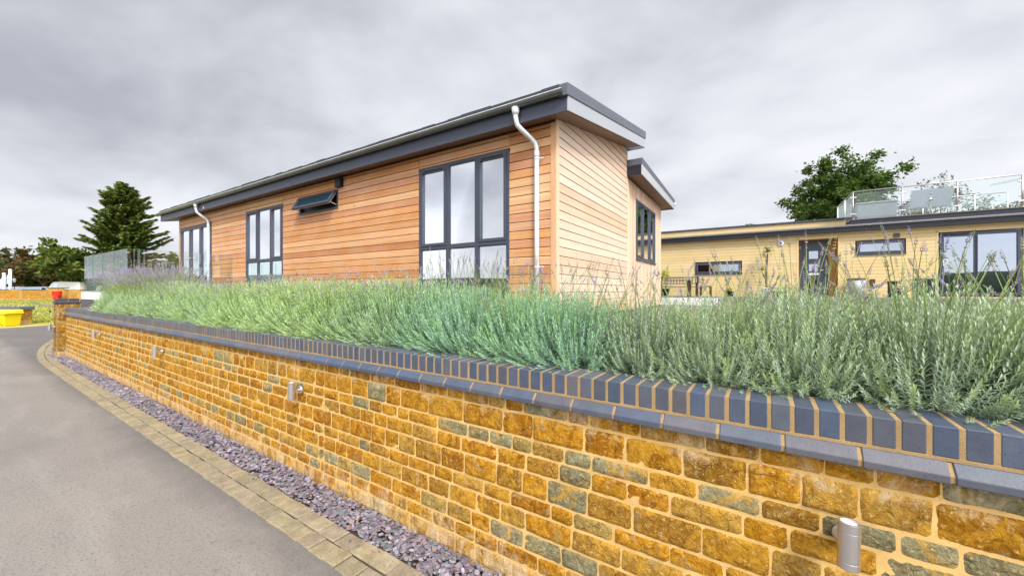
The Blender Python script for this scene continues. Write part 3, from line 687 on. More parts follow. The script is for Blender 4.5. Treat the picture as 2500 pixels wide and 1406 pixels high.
def cedar_lodge():
    t = thing('timber_lodge', 'large cedar clad lodge with grey windows and a sloping roof behind the lavender', 'lodge', (*LO, 0), DL)
    zs = lambda y: 4.323 + .2 * y
    Z0 = 1.285
    cuts = [(-2.885, -.834, 1.62, 4.044), (-9.90, -7.865, 1.62, 4.0), (-7.07, -5.46, 3.605, 4.041), (-14.87, -12.24, 1.9, 3.935),
            (-2.90, -2.868, 4.0, 5), (-.85, -.818, 4.0, 5), (-9.915, -9.883, 3.9, 5), (-7.882, -7.85, 3.9, 5)]
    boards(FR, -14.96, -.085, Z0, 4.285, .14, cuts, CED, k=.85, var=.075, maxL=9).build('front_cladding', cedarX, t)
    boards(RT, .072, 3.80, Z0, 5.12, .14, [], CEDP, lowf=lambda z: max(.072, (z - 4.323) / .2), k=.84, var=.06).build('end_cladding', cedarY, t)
    sh = MB(); sh.box(-15.0, -.012, .0005, .10, 1.1, 4.30) if False else None
    # backing walls with openings left out
    bk = MB(FR)
    xs = [-15.0, -14.87, -12.24, -9.90, -7.865, -7.07, -5.46, -2.885, -.834, 0.0]
    ops = {1: (1.9, 3.935), 3: (1.62, 4.0), 5: (3.605, 4.041), 7: (1.62, 4.044)}
    for i in range(9):
        if i in ops:
            a, b = ops[i]; bk.box(xs[i], xs[i + 1], -.12, -.001, 1.0, a); bk.box(xs[i], xs[i + 1], -.12, -.001, b, 4.31)
        else: bk.box(xs[i], xs[i + 1], -.12, -.001, 1.0, 4.31)
    bk.build('wall', chestnut, t)
    ew = MB(RT); ew.add([(a, b, z) for b in (-.12, -.001) for a, z in ((.12, 1.0), (3.84, 1.0), (3.84, zs(3.84) - .012), (.12, zs(.12) - .012))], [(0, 1, 2, 3), (7, 6, 5, 4), (0, 4, 5, 1), (1, 5, 6, 2), (2, 6, 7, 3), (3, 7, 4, 0)])
    y0, y1, wz0, wz1 = 4.602, 6.836, 2.548, 4.065
    for a, b, c, d in ((3.84, y0, 1, 4.39), (y1, 7.664, 1, 4.39), (y0, y1, 1, wz0), (y0, y1, wz1, 4.39)): ew.box(a, b, -.12, -.001, c, d)
    ew.build('wall', chestnut, t)
    lw = MB(); lw.box(-15.0, -14.88, .001, 7.66, 1, 4.31); lw.box(-14.88, -.12, 7.54, 7.66, 1, 4.39); lw.build('wall', chestnut, t)
    boards(lambda a, b, c: (-15.0 - b, a, c), .0, 7.66, Z0, 4.30, .14, [], CED, k=.88).build('end_cladding', cedarY, t)
    # vertical battens on the rear block
    vb = MB(RT); y = 3.90
    while y < 7.60:
        for za, zb in ((Z0, 4.39),) if not (y0 - .06 < y < y1) else ((Z0, wz0), (wz1, 4.39)):
            c = sc(jit(random.choice(CEDP), .08), .92); vb.box(y, y + .052, 0, .016, za, zb, c); vb.box(y + .052, y + .07, 0, .006, za, zb, sc(c, .8))
        y += .07
    vb.build('batten_cladding', cedarZ, t)
    tr = MB(); cc = sc(lin(240, 205, 170), .9)
    TR = [((-.085, -.001, -.019, .0, Z0, 4.285), sc(lin(226, 176, 128), .9), 'corner_trim'), ((.0005, .020, -.019, .072, Z0, 4.318), cc, 'corner_trim'), ((.0005, .019, 3.80, 3.90, Z0, 4.42), cc, 'corner_trim'), ((.0005, .019, 7.605, 7.68, Z0, 4.39), cc, 'corner_trim'), ((-15.02, -14.96, -.018, 0, Z0, 4.285), sc(lin(220, 160, 104), .9), 'corner_trim')]
    TR += [((x - .0155, x + .0155, -.017, 0, 4.044 if x > -7 else 4.0, 4.285), sc(lin(206, 140, 84), .9), 'cover_strip') for x in (-2.884, -.834, -9.899, -7.866)]
    for q_, c_, nm in TR: tr = MB(); tr.box(*q_, c_); tr.build(nm, cedarZ, t, .002)
    # windows
    def big(a0, a1, m1, m2, z0, z1, tz, sw):
        m = .032
        L = [(a0 + .05, m1 - m, tz + .03, z1 - .05, True), (m1 + m, m2 - m, tz + .03, z1 - .05, False), (m2 + m, a1 - .05, tz + .03, z1 - .05, True),
             (a0 + .05, m1 - m, z0 + .05, tz - .03, False), (m1 + m, m2 - m, z0 + .05, tz - .03, False), (m2 + m, a1 - .05, z0 + .05, tz - .03, False)]
        W = window(t, FR, a0, a1, z0, z1, L, extra_bars=((a0 + .05, a1 - .05, tz - .03, tz + .03), (m1 - m, m1 + m, z0 + .05, tz - .03), (m2 - m, m2 + m, z0 + .05, tz - .03), (m1 - m, m1 + m, tz + .03, z1 - .05), (m2 - m, m2 + m, tz + .03, z1 - .05)))
        return W
    big(-2.885, -.834, -2.16, -1.50, 1.62, 4.044, 2.53, None)
    big(-9.90, -7.865, -9.20, -8.50, 1.62, 4.0, 2.56, None)
    M = .030
    window(t, RT, y0, y1, wz0, wz1, [(y0 + .05, 5.40 - M, wz0 + .05, wz1 - .05, True), (5.40 + M, 6.10 - M, wz0 + .05, wz1 - .05, False), (6.10 + M, y1 - .05, wz0 + .05, wz1 - .05, True)],
           extra_bars=((5.40 - M, 5.40 + M, wz0 + .05, wz1 - .05), (6.10 - M, 6.10 + M, wz0 + .05, wz1 - .05)))
    sl = MB(RT); sl.box(y0 - .02, y1 + .02, .016, .055, wz0 - .035, wz0 - .002); sl.build('window_sill', anth, t, .004)
    # folding doors
    dz = (1.92, 3.935); xs = (-14.87, -13.99, -13.12, -12.24)
    D_ = window(t, FR, -14.87, -12.24, *dz, [(xs[i] + (.05 if i == 0 else .012), xs[i + 1] - (.05 if i == 2 else .012), dz[0] + .05, dz[1] - .05, True) for i in range(3)], name='folding_door', trickle=False)
    for i in (0, 1):
        hd = MB(FR); x = xs[1] + (-.06 if i == 0 else .06); hd.tube([(x, .03, 2.86), (x, .075, 2.86), (x + (.11 if i else -.11), .075, 2.86)], .010, 8); hd.build('handle', galv, D_)
    # top hung window standing open
    a0, a1, b0, b1 = -7.07, -5.46, 3.605, 4.041
    f = MB(FR); f.box(a0, a1, -.05, .022, b1 - .045, b1); f.box(a0, a1, -.05, .022, b0, b0 + .045); f.box(a0, a0 + .045, -.05, .022, b0 + .045, b1 - .045); f.box(a1 - .045, a1, -.05, .022, b0 + .045, b1 - .045)
    Wt = f.build('top_hung_window', anth, t, .004)
    q = R(31); hz = b1 - .045; hb = .024; hh = b1 - b0 - .085
    def TH(a, b, c): return (a, -(hb + c * math.sin(q) + b * math.cos(q)), hz - c * math.cos(q) + b * math.sin(q))
    s = MB(TH); e0, e1 = a0 + .045, a1 - .045
    s.box(e0, e1, 0, .055, 0, .06); s.box(e0, e1, 0, .055, hh - .06, hh); s.box(e0, e0 + .06, 0, .055, .06, hh - .06); s.box(e1 - .06, e1, 0, .055, .06, hh - .06); s.build('open_sash', anth, Wt, .005)
    p = MB(TH); p.box(e0 + .06, e1 - .06, .030, .038, .06, hh - .06); p.build('pane', pane_obs, Wt)
    st = MB(TH); st.box(e0 + .01, e1 - .01, -.012, -.001, hh - .035, hh - .012); st.box(e1 - .03, e1 - .012, -.012, -.001, .05, hh - .03); st.build('sash_seal', white, Wt)
    for x in (e0 + .02, e1 - .02): ar = MB(FR); ar.tube([(x, .0, hz - .30), (x, hb + .30 * math.sin(q) - .03, hz - .30 * math.cos(q) - .01)], .007, 6); ar.build('stay', galv, Wt)
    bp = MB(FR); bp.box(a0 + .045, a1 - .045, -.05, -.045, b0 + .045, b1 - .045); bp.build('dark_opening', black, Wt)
    v = MB(FR); v.box(-5.456, -5.262, .014, .105, 4.062, 4.26); v.box(-5.445, -5.273, .105, .112, 4.075, 4.10); v.box(-5.445, -5.273, .105, .112, 4.12, 4.145); v.box(-5.445, -5.273, .105, .112, 4.165, 4.19); v.build('extractor_vent', black, t, .004)
    # roof over the front block
    ye, yr, xl, xr = -.28, 4.20, -15.85, .31
    rf = MB(); n = 13
    for i in range(n):                              # courses of slates, each lapped over the one below
        a = ye - .055 + (yr - .02 - ye + .055) * i / n; b = ye - .055 + (yr - .02 - ye + .055) * (i + 1) / n; x = xl + .02 if i % 2 else xl - .13
        while x < xr - .12:
            e = min(x + .30, xr - .10); x_ = max(x, xl + .02); lift = random.uniform(0, .020) + .030
            z0, z1 = zs(a) + .345 + lift, zs(b) + .330
            rf.add([(x_ + .002, a, z0 - .075), (e - .002, a, z0 - .075), (e - .002, a, z0), (x_ + .002, a, z0), (x_ + .002, b, z1), (e - .002, b, z1)], [(0, 1, 2, 3), (3, 2, 5, 4)], (1, 1, 1)); x = x + .30
    rf.add([(xl, ye, zs(ye) + .20), (xr - .06, ye, zs(ye) + .20), (xr - .06, yr, zs(yr) + .20), (xl, yr, zs(yr) + .20), (xl, ye - .02, zs(ye) + .318), (xr - .06, ye - .02, zs(ye) + .318), (xr - .06, yr, zs(yr) + .318), (xl, yr, zs(yr) + .318)],
           [(0, 3, 2, 1), (4, 5, 6, 7), (0, 1, 5, 4), (1, 2, 6, 5), (2, 3, 7, 6), (3, 0, 4, 7)])
    RF = rf.build('roof', slateroof, t)
    so = MB(); so.add([(xl + .02, ye + .02, zs(ye + .02)), (xr - .02, ye + .02, zs(ye + .02)), (xr - .02, yr - .02, zs(yr - .02)), (xl + .02, yr - .02, zs(yr - .02)), (xl + .02, ye + .02, zs(ye + .02) + .02), (xr - .02, ye + .02, zs(ye + .02) + .02), (xr - .02, yr - .02, zs(yr - .02) + .02), (xl + .02, yr - .02, zs(yr - .02) + .02)],
           [(0, 3, 2, 1), (4, 5, 6, 7), (0, 1, 5, 4), (1, 2, 6, 5), (2, 3, 7, 6), (3, 0, 4, 7)]); so.build('soffit', soffit_m, t)
    fa = MB(); x = xr - .001
    for e in (-4.75, -9.75, -12.85, xl):
        fa.box(e + .001, x - .001, ye - .018, ye, zs(ye) - .006, zs(ye) + .205); x = e
    fa.build('fascia', anth, t, .003)
    vg = MB(); th = .02
    def slope(mb, x0, x1, lo, hi, a=ye - .018, b=yr): mb.add([(x0, a, zs(a) + lo), (x1, a, zs(a) + lo), (x1, b, zs(b) + lo), (x0, b, zs(b) + lo), (x0, a, zs(a) + hi), (x1, a, zs(a) + hi), (x1, b, zs(b) + hi), (x0, b, zs(b) + hi)], [(0, 3, 2, 1), (4, 5, 6, 7), (0, 1, 5, 4), (1, 2, 6, 5), (2, 3, 7, 6), (3, 0, 4, 7)])
    slope(vg, xr, xr + .02, -.004, .205); vg.build('verge_board', palegrey, t, .002)
    vl = MB(); slope(vl, xl - .02, xl, -.004, .205); vl.build('verge_board', anth, t, .002)
    vt = MB(); cuts_ = [ye - .075, .75, 1.85, 2.85, yr + .02]
    for i in range(4):
        vt = MB(); slope(vt, xr - .10, xr + .034, .2055, .375, cuts_[i] + .002, cuts_[i + 1] - .002); vt.build('verge_trim', anth2, t, .004)
    vt = MB(); slope(vt, xl - .034, xl + .10, .2055, .375, ye - .06, yr + .02); vt.build('verge_trim', anth2, t, .004)
    bs_ = MB(); bs_.box(xl, xr - .001, yr + .0005, yr + .02, zs(yr) - .004, zs(yr) + .34); bs_.build('ridge_board', anth, t, .003)
    vs_ = MB(); vs_.add([(.02, yr - .40, zs(yr - .40) - .003), (xr, yr - .40, zs(yr - .40) - .003), (xr, yr, zs(yr) - .003), (.02, yr, zs(yr) - .003)], [(0, 3, 2, 1)]); vs_.build('soffit_return', palegrey, t)
    # clerestory wall between the two roofs
    cw = MB(); cw.box(-15.0, -.02, 3.84, 3.96, 4.3, 5.06, sc(CED[0], .88)); cw.build('clerestory_wall', cedarX, t)
    # gutter: half round, with brackets and stop ends
    gz = zs(ye) + .262; gy = ye - .078; gr = .062
    gt = MB(); q_ = [(gy + gr * math.cos(a), gz + gr * math.sin(a)) for a in np.linspace(math.pi, 2 * math.pi, 15)] + [(gy + (gr - .004) * math.cos(a), gz + (gr - .004) * math.sin(a)) for a in np.linspace(2 * math.pi, math.pi, 15)]
    gt.ext(q_, xl - .06, xr - .035); gt.tube([(xl - .06, gy - gr, gz + .002), (xr - .035, gy - gr, gz + .002)], .0075, 8)
    for x in (xl - .06, xr - .038): gt.ext([(gy + gr * math.cos(a), gz + gr * math.sin(a)) for a in np.linspace(math.pi, 2 * math.pi, 15)], x, x + .004)
    G = gt.build('gutter', gutter_m, t)
    rm = MB(); rm.tube([(xl - .06, gy - gr, gz + .004), (xr - .035, gy - gr, gz + .004)], .009, 8); rm.build('gutter_rim', galv, G)
    x = xr - .12
    while x > xl:
        gb = MB()
        q2 = [(gy + (gr + .005) * math.cos(a), gz + (gr + .005) * math.sin(a)) for a in np.linspace(math.pi * .97, 2 * math.pi, 13)] + [(gy + (gr + .001) * math.cos(a), gz + (gr + .001) * math.sin(a)) for a in np.linspace(2 * math.pi, math.pi * .97, 13)]
        gb.ext(q2, x - .022, x + .022); gb.tube([(x, gy - gr - .003, gz + .008), (x, gy + gr, gz + .012)], .005, 6); x -= .82
        gb.build('gutter_bracket', gutter_m, G)
    # downpipes with swan necks
    for x, off in ((-.30, -.20), (-12.36, -.28)):
        dp = MB(); yw = -.062; xh = x + off * (1 if x > -5 else .35); r = .037
        path_ = [(xh, gy, gz - gr + .006), (xh, gy, gz - gr - .12), (xh + .006, gy + .01, gz - gr - .18)]
        for k in range(1, 6):
            s_ = sm(k / 6); path_.append((xh + (x - xh) * s_, gy + (yw - gy) * s_, gz - gr - .18 - .34 * k / 6))
        path_ += [(x, yw, gz - gr - .55), (x, yw, gz - gr - .62)]
        dp.tube(path_, r, 16); dp.tube([(x, yw, gz - gr - .58), (x, yw, gz - gr - .70)], r + .004, 16)
        dp.tube([(x, yw, gz - gr - .66), (x, yw, 1.25)], r, 16)
        dp.tube([(xh, gy, gz - gr + .012), (xh, gy, gz - gr - .05), (xh, gy, gz - gr - .10)], [.062, .058, r + .003], 16)
        P_ = dp.build('downpipe', galv, t, smooth=True)
        zb = gz - gr - .70
        for zz in (zb, 2.1):
            br = MB(); br.tube([(x, yw, zz - .012), (x, yw, zz + .012)], r + .006, 16); br.tube([(x + r, yw + .01, zz), (x + r + .075, yw + .01, zz)], .012, 8); br.box(x - .02, x + .02, yw, -.012, zz - .01, zz + .01); br.build('pipe_bracket', galv, P_)
    dn = MB(FR); dn.tube([(-12.05, .285 + .0, 4.33), (-12.05, .305, 4.33)], .04, 14); dn.build('fascia_light', galv, t)
    # rear roof, flatter and lower
    f2 = MB(); ya, yb, x0, x1 = 3.862, 8.07, -15.4, .36
    f2.add([(x0, ya, 4.645), (x1, ya - .09, 4.645), (x1, yb, 4.56), (x0, yb, 4.56), (x0, ya, 4.79), (x1 + .012, ya - .10, 4.79), (x1 + .012, yb + .012, 4.68), (x0, yb, 4.68)], [(0, 3, 2, 1), (4, 5, 6, 7), (0, 1, 5, 4), (1, 2, 6, 5), (2, 3, 7, 6), (3, 0, 4, 7)])
    f2.build('roof', anth2, t, .004)
    fv = MB(); fv.add([(x1 - .02, ya - .085, 4.415), (x1, ya - .085, 4.415), (x1, yb - .004, 4.375), (x1 - .02, yb - .004, 4.375), (x1 - .02, ya - .085, 4.644), (x1, ya - .085, 4.644), (x1, yb - .004, 4.559), (x1 - .02, yb - .004, 4.559)], [(0, 3, 2, 1), (4, 5, 6, 7), (0, 1, 5, 4), (1, 2, 6, 5), (2, 3, 7, 6), (3, 0, 4, 7)])
    fv.build('verge_board', greyverge, t, .002)
    ff = MB(); ff.add([(.021, ya - .085, 4.415), (x1 - .021, ya - .085, 4.415), (x1 - .021, ya - .085, 4.6445), (.021, ya - .085, 4.6445), (.021, ya - .065, 4.415), (x1 - .021, ya - .065, 4.415), (x1 - .021, ya - .065, 4.6445), (.021, ya - .065, 4.6445)], [(0, 1, 2, 3), (7, 6, 5, 4), (0, 4, 5, 1), (3, 2, 6, 7)]); ff.box(x0, x1 - .03, yb - .022, yb - .004, 4.375, 4.558)
    ff.build('fascia', dark, t)
    s2 = MB(); s2.add([(x0, ya, 4.44), (x1 - .021, ya - .065, 4.44), (x1 - .021, yb - .025, 4.392), (x0, yb - .025, 4.392)], [(0, 3, 2, 1)]); s2.build('soffit', soffit_m, t)
    g2 = MB(); g2.tube([(x0, yb + .06, 4.55), (x1 + .03, yb + .06, 4.55)], .055, 12); g2.build('gutter', galv, t)
    # interior: floor, ceiling, partition, curtains, seen dimly through the panes
    ir = MB(); ir.box(-14.86, -.14, .14, 7.5, 1.80, 1.90); ir.box(-14.86, -.14, .14, 3.83, 4.18, 4.22); ir.box(-14.86, -.14, 3.0, 3.06, 1.9, 4.18); ir.box(-5.0, -4.94, .14, 3.0, 1.9, 4.18); ir.box(-10.6, -10.54, .14, 3.0, 1.9, 4.18); ir.build('interior', inner, t)
    cu = MB()
    for a, b in ((-2.83, -2.55), (-1.05, -.86), (-9.86, -9.62), (-8.1, -7.9), (-14.6, -14.3), (-13.6, -13.2)):
        n = 14; vs = [(a + (b - a) * i / n, .17 + .025 * math.sin(i * 2.2), z) for z in (1.92, 4.1) for i in range(n + 1)]; cu.add(vs, [(i, i + 1, n + 2 + i, n + 1 + i) for i in range(n)])
    cu.build('curtain', curtain_m, t)
cedar_lodge()

# ------------------------------------------------------------------ glass fronted deck at the far end
def deck():
    o = HW(0, 0); t = thing('deck', 'raised white edged deck on a dark brick base at the lodge left end', 'deck', (0, 0, 0), DL)
    a0, a1, b0, b1 = -17.62, -13.22, 2.89, 5.2; zt = 1.685
    fl = MB(); y = b0
    while y < b1: fl.box(a0, a1, y, y + .135, zt - .03, zt, (1, 1, 1)); y += .14
    fl.build('deck_boards', tablewood, t)
    fs = MB(); fs.box(a0 - .16, a1, b0 - .022, b0 - .002, zt - .215, zt + .004); fs.box(a1 + .0, a1 + .02, b0 - .022, b1, zt - .215, zt + .004); fs.box(a0 - .16, a0 - .14, b0, b1, zt - .215, zt + .004); fs.build('deck_fascia', white, t, .003)
    bb = MB(); nrow = 6; z = .05
    mo = MB(); mo.box(a0 - .3, a1 + .001, b0 - .006, b1, 0, zt - .217); mo.build('mortar_joint', mortar_dark, t)
    while z < zt - .23:
        x = a0 - .3 - random.uniform(0, .2)
        while x < a1:
            bb.box(max(x, a0 - .3), min(x + .215, a1), b0 - .012, b0 + .06, z, min(z + .065, zt - .217), sc(jit(lin(84, 80, 98), .2), .8)); x += .225
        z += .075
    bb.build('brick_base', bluebrick, t, .003)
    g = thing('glass_balustrade', 'frameless clear glass balustrade round the raised deck at the left end of the cedar lodge', 'glass railing', (0, 0, 0), DL)
    pxs = [-17.62, -16.62, -15.55, -14.42, -13.24]; z1 = zt + 1.10; e = MB()
    for i in range(4):
        m = MB(); m.box(pxs[i] + .008, pxs[i + 1] - .008, b0 + .02, b0 + .032, zt + .002, z1); P = m.build('glass_panel', clear, g)
        q = MB(); q.box(pxs[i] + .0081, pxs[i + 1] - .0081, b0 + .0201, b0 + .0319, z1 + .0002, z1 + .003); q.box(pxs[i + 1] - .0079, pxs[i + 1] - .0055, b0 + .0201, b0 + .0319, zt, z1); q.build('glass_edge', edgeglass, P)
    for y in (b0 + .04, 4.05):
        m = MB(); m.box(a1 - .032, a1 - .02, y, min(y + 1.12, b1 - .03), zt + .002, z1); P = m.build('glass_panel', clear, g)
        q = MB(); q.box(a1 - .0319, a1 - .0201, y, min(y + 1.12, b1 - .03), z1 + .0002, z1 + .003); q.build('glass_edge', edgeglass, P)
    for y in (b0 + .06, 4.05):
        m = MB(); m.box(a0, a0 + .012, y, min(y + 1.1, b1), zt + .002, z1); m.build('glass_panel', clear, g)
    cl = MB(); cl.box(a1 - .06, a1 + .06, b0 + .012, b0 + .045, z1 - .11, z1 - .085); cl.build('corner_clamp', inox, g)
    ch = MB(); ch.box(pxs[0], pxs[4], b0 + .005, b0 + .05, zt, zt + .045); ch.build('base_channel', inox, g)
deck()

# ------------------------------------------------------------------ yellow lodge behind
YO = HW(0, 20.9)
BF = lambda a, b, c: (a, -b, c)
def yellow_lodge():
    t = thing('timber_lodge', 'yellow painted lodge with dark fascia and a roof terrace at the back right', 'lodge', (*YO, 0), DL)
    X0, X1 = -9.0, 9.2; YEL = [lin(227, 201, 146), lin(224, 197, 140), lin(230, 205, 152), lin(226, 198, 140)]
    cuts = [(1.69, 3.04, 1.45, 3.96), (-2.45, -.43, 2.51, 3.13), (3.58, 5.08, 3.18, 3.78), (5.95, 8.04, 1.5, 3.94), (5.32, 5.87, 1.3, 2.19), (4.55, 4.82, 1.3, 2.10)]
    boards(BF, X0, X1, 1.28, 4.20, .14, cuts, YEL, var=.035, k=.90).build('front_cladding', yellowX, t)
    bk = MB(BF)
    xs = sorted({X0, X1, *[c for q in cuts for c in q[:2]]})
    for i in range(len(xs) - 1):
        m = (xs[i] + xs[i + 1]) / 2; hole = [q for q in cuts if q[0] < m < q[1]]
        if hole: q = hole[0]; bk.box(xs[i], xs[i + 1], -.12, -.001, 1.0, q[2]); bk.box(xs[i], xs[i + 1], -.12, -.001, q[3], 4.2)
        else: bk.box(xs[i], xs[i + 1], -.12, -.001, 1.0, 4.2)
    bk.build('wall', yellowX, t); 
    for o_ in t.children: 
        if o_.name.startswith('wall'):
            a = o_.data.attributes['Col']; a.data.foreach_set('color', np.tile(np.array([.5, .35, .15, 1], dtype=np.float32), len(o_.data.polygons)))
    sd_ = MB(); cy = sc(YEL[0], .86)
    sd_.box(X0, X0 + .12, .0, 7.5, 1, 4.2, cy); sd_.box(X1 - .12, X1, 0, 7.5, 1, 4.2, cy); sd_.box(X0 + .12, X1 - .12, 7.4, 7.5, 1, 4.2, cy); sd_.build('side_wall', yellowX, t)
    # recessed entrance
    rc = MB(BF); c2 = sc(lin(214, 160, 84), .8); rc.box(1.69, 1.71, -.55, -.121, 1.45, 3.96, c2); rc.box(3.02, 3.04, -.55, -.121, 1.45, 3.96, c2); rc.box(1.69, 3.04, -.55, -.121, 3.94, 3.96, c2); rc.box(2.78, 3.02, -.56, -.50, 1.45, 3.94, c2); rc.box(1.71, 1.79, -.56, -.50, 1.45, 3.94, c2); rc.build('porch_recess', yellowX, t)
    tm = MB(BF); cw_ = sc(lin(236, 208, 150), .86)
    for (a, b, c, d) in ((1.64, 1.70, 1.3, 4.0), (3.03, 3.09, 1.3, 4.0), (1.64, 3.09, 3.955, 4.01), (5.90, 5.96, 1.4, 3.99), (8.03, 8.09, 1.4, 3.99), (5.90, 8.09, 3.935, 3.99)): tm.box(a, b, .0, .022, c, d, cw_)
    tm.build('door_trim', yellowX, t)
    dr = MB(BF); dr.box(1.80, 2.77, -.50, -.43, 1.52, 3.93); d_ = dr.build('front_door', anth, t, .004)
    dl = MB(BF); dl.box(1.90, 2.67, -.43, -.415, 1.62, 3.84); dl.build('door_leaf', anth, d_, .004)
    for a, b in ((3.13, 3.47), (2.58, 2.90), (1.9, 2.2)):
        gl = MB(BF); gl.box(2.10, 2.42, -.412, -.405, a, b); gl.build('pane', pane_tint, d_)
    hd = MB(BF); hd.box(2.10, 2.44, -.41, -.38, 2.42, 2.50); hd.build('letter_plate', white, d_, .004)
    hl = MB(BF); hl.tube([(2.60, -.40, 2.62), (2.60, -.35, 2.62), (2.48, -.35, 2.62)], .014, 8); hl.build('handle', galv, d_)
    window(t, BF, -2.41, -.47, 2.55, 3.09, [(-2.36, -.52, 2.60, 3.04, True)], glass=pane_tint, trickle=False); window(t, BF, 3.62, 5.04, 3.22, 3.74, [(3.67, 4.99, 3.27, 3.69, True)], glass=pane_tint, trickle=False)
    sl = MB(BF); sl.box(-2.46, -.42, .02, .06, 2.50, 2.545); sl.box(3.57, 5.09, .02, .06, 3.175, 3.215); sl.build('window_sill', anth, t, .004)
    W = window(t, BF, 6.0, 7.99, 1.55, 3.89, [(6.05, 6.95, 1.62, 3.80, True), (6.90, 7.94, 1.60, 3.84, True)], name='sliding_door', glass=pane_tint, trickle=False, extra_bars=((6.86, 6.92, 1.6, 3.84),))
    hn = MB(BF); hn.box(6.07, 6.10, .035, .05, 2.66, 2.90); hn.tube([(6.10, .05, 2.90), (6.16, .09, 2.90), (6.18, .09, 2.84), (6.15, .09, 2.78), (6.09, .05, 2.76)], .014, 8); hn.build('handle', white, W)
    ow = MB(); ow.box(-8.8, 1.5, 2.0, 2.05, 1.4, 4.2); ow.box(3.2, 9.0, 2.6, 2.65, 1.4, 4.2); ow.box(-8.8, 9.0, .2, 2.6, 1.40, 1.46); ow.build('interior', greymesh, t)
    vn = MB(BF); vn.box(4.73, 4.90, .014, .07, 3.84, 4.0); vn.box(4.745, 4.885, .07, .076, 3.90, 3.93); vn.build('extractor_vent', anth, t, .004)
    mt = MB(BF); mt.box(4.03, 4.17, .014, .12, 1.90, 2.20); mt.box(4.045, 4.155, .12, .126, 2.12, 2.15); mt.build('meter_box', terracotta, t, .005)
    cb = MB(BF); cb.box(5.34, 5.85, -.05, .02, 1.32, 2.17); cb.box(5.30, 5.92, .0, .06, 2.172, 2.195); cb.build('locker_door', black, t, .004)
    cb = MB(BF); cb.box(4.56, 4.81, -.05, .02, 1.32, 2.08); cb.box(4.52, 4.87, .0, .06, 2.082, 2.10); cb.build('locker_door', black, t, .004)
    bl = MB(lambda a, b, c: (1.06 + a, -c, 3.85 + b)); bl.lathe([(.125, .012), (.125, .05), (.10, .075), (.05, .085)], 0, 0, 24); B_ = bl.build('round_plaque', white, t, smooth=True)
    bm_ = MB(lambda a, b, c: (1.06 + a, -c, 3.85 + b)); bm_.lathe([(.045, .083), (.045, .09)], 0, -.012, 14); bm_.lathe([(.020, .085), (.020, .092)], .0, .045, 10); bm_.build('emblem', black, B_)
    # eaves
    fa = MB(); fa.box(X0, X1, -.27, -.25, 4.165, 4.365); fa.build('fascia', dark, t); so = MB(); so.box(X0, X1, -.25, .0, 4.17, 4.19); so.build('soffit', dark, t)
    gz, gy, gr = 4.405, -.335, .058
    gt = MB(); q_ = [(gy + gr * math.cos(a), gz + gr * math.sin(a)) for a in np.linspace(math.pi, 2 * math.pi, 13)] + [(gy + (gr - .004) * math.cos(a), gz + (gr - .004) * math.sin(a)) for a in np.linspace(2 * math.pi, math.pi, 13)]
    gt.ext(q_, X0 - .05, X1 + .05); gt.tube([(X0 - .05, gy - gr, gz), (X1 + .05, gy - gr, gz)], .009, 6)
    G = gt.build('gutter', greyverge, t)
    x = X0 + .3
    while x < X1:
        gb = MB(); gb.ext([(gy + (gr + .007) * math.cos(a), gz + (gr + .007) * math.sin(a)) for a in np.linspace(math.pi, 2 * math.pi, 11)] + [(gy + (gr + .001) * math.cos(a), gz + (gr + .001) * math.sin(a)) for a in np.linspace(2 * math.pi, math.pi, 11)], x - .025, x + .025); x += 1.15; gb.build('gutter_bracket', greyverge, G)
    rf = MB(); rf.add([(X0, -.27, 4.37), (X1, -.27, 4.37), (X1, 2.1, 4.66), (X0, 2.1, 4.66), (X0, -.30, 4.42), (X1, -.30, 4.42), (X1, 2.1, 4.71), (X0, 2.1, 4.71)], [(0, 3, 2, 1), (4, 5, 6, 7), (0, 1, 5, 4), (1, 2, 6, 5), (2, 3, 7, 6), (3, 0, 4, 7)]); rf.build('roof', slateroof, t)
    uw = boards(lambda a, b, c: (a, 2.1 - b, c), X0, 3.55, 4.60, 5.0, .14, [], YEL, var=.03, k=.90); uw.build('upper_wall', yellowX, t)
    ub = MB(); ub.box(X0, 3.56, 2.1, 6.9, 4.3, 5.0, cy); ub.build('upper_wall', yellowX, t)
    ur = MB(); ur.box(X0 - .05, 3.60, 2.03, 6.95, 5.0, 5.085); ur.build('upper_roof', anth, t, .004)
    # terrace: dark upstand, decking, rail
    tf = MB(); tf.add([(3.45, .40, 4.44), (X1, .40, 4.44), (X1, 5.2, 4.44), (3.565, 5.2, 4.44), (3.565, .40, 4.70), (X1, .40, 4.70), (X1, 5.2, 4.70), (3.565, 5.2, 4.70)], [(0, 3, 2, 1), (4, 5, 6, 7), (0, 1, 5, 4), (1, 2, 6, 5), (2, 3, 7, 6), (3, 0, 4, 7)]); tf.build('terrace_upstand', dark, t)
    td = MB(); td.box(3.55, X1, .36, 5.25, 4.7005, 4.735); td.build('terrace_decking', tablewood, t)
    g = thing('terrace_railing', 'steel and glass railing round the roof terrace of the yellow lodge', 'railing', (*YO, 0), DL)
    zt, zr = 4.735, 5.895; yb = 3.9
    posts = [(3.585, .42), (5.07, .42), (6.58, .42), (8.17, .42), (9.1, .42), (3.585, yb), (5.07, yb), (6.58, yb), (8.17, yb), (9.1, yb), (3.585, 2.15)]
    for x, y in posts:
        p = MB(); p.tube([(x, y, zt), (x, y, zr)], .026, 12); p.lathe([(.05, zt), (.05, zt + .012)], x, y, 14); P = p.build('rail_post', inox if y < 1 else white, g, smooth=True)
        if y == .42:
            for zz in (zt + .22, zr - .24): c = MB(); c.box(x - .105, x + .105, y - .030, y + .030, zz - .024, zz + .024); c.build('glass_clamp', inox, P, .004)
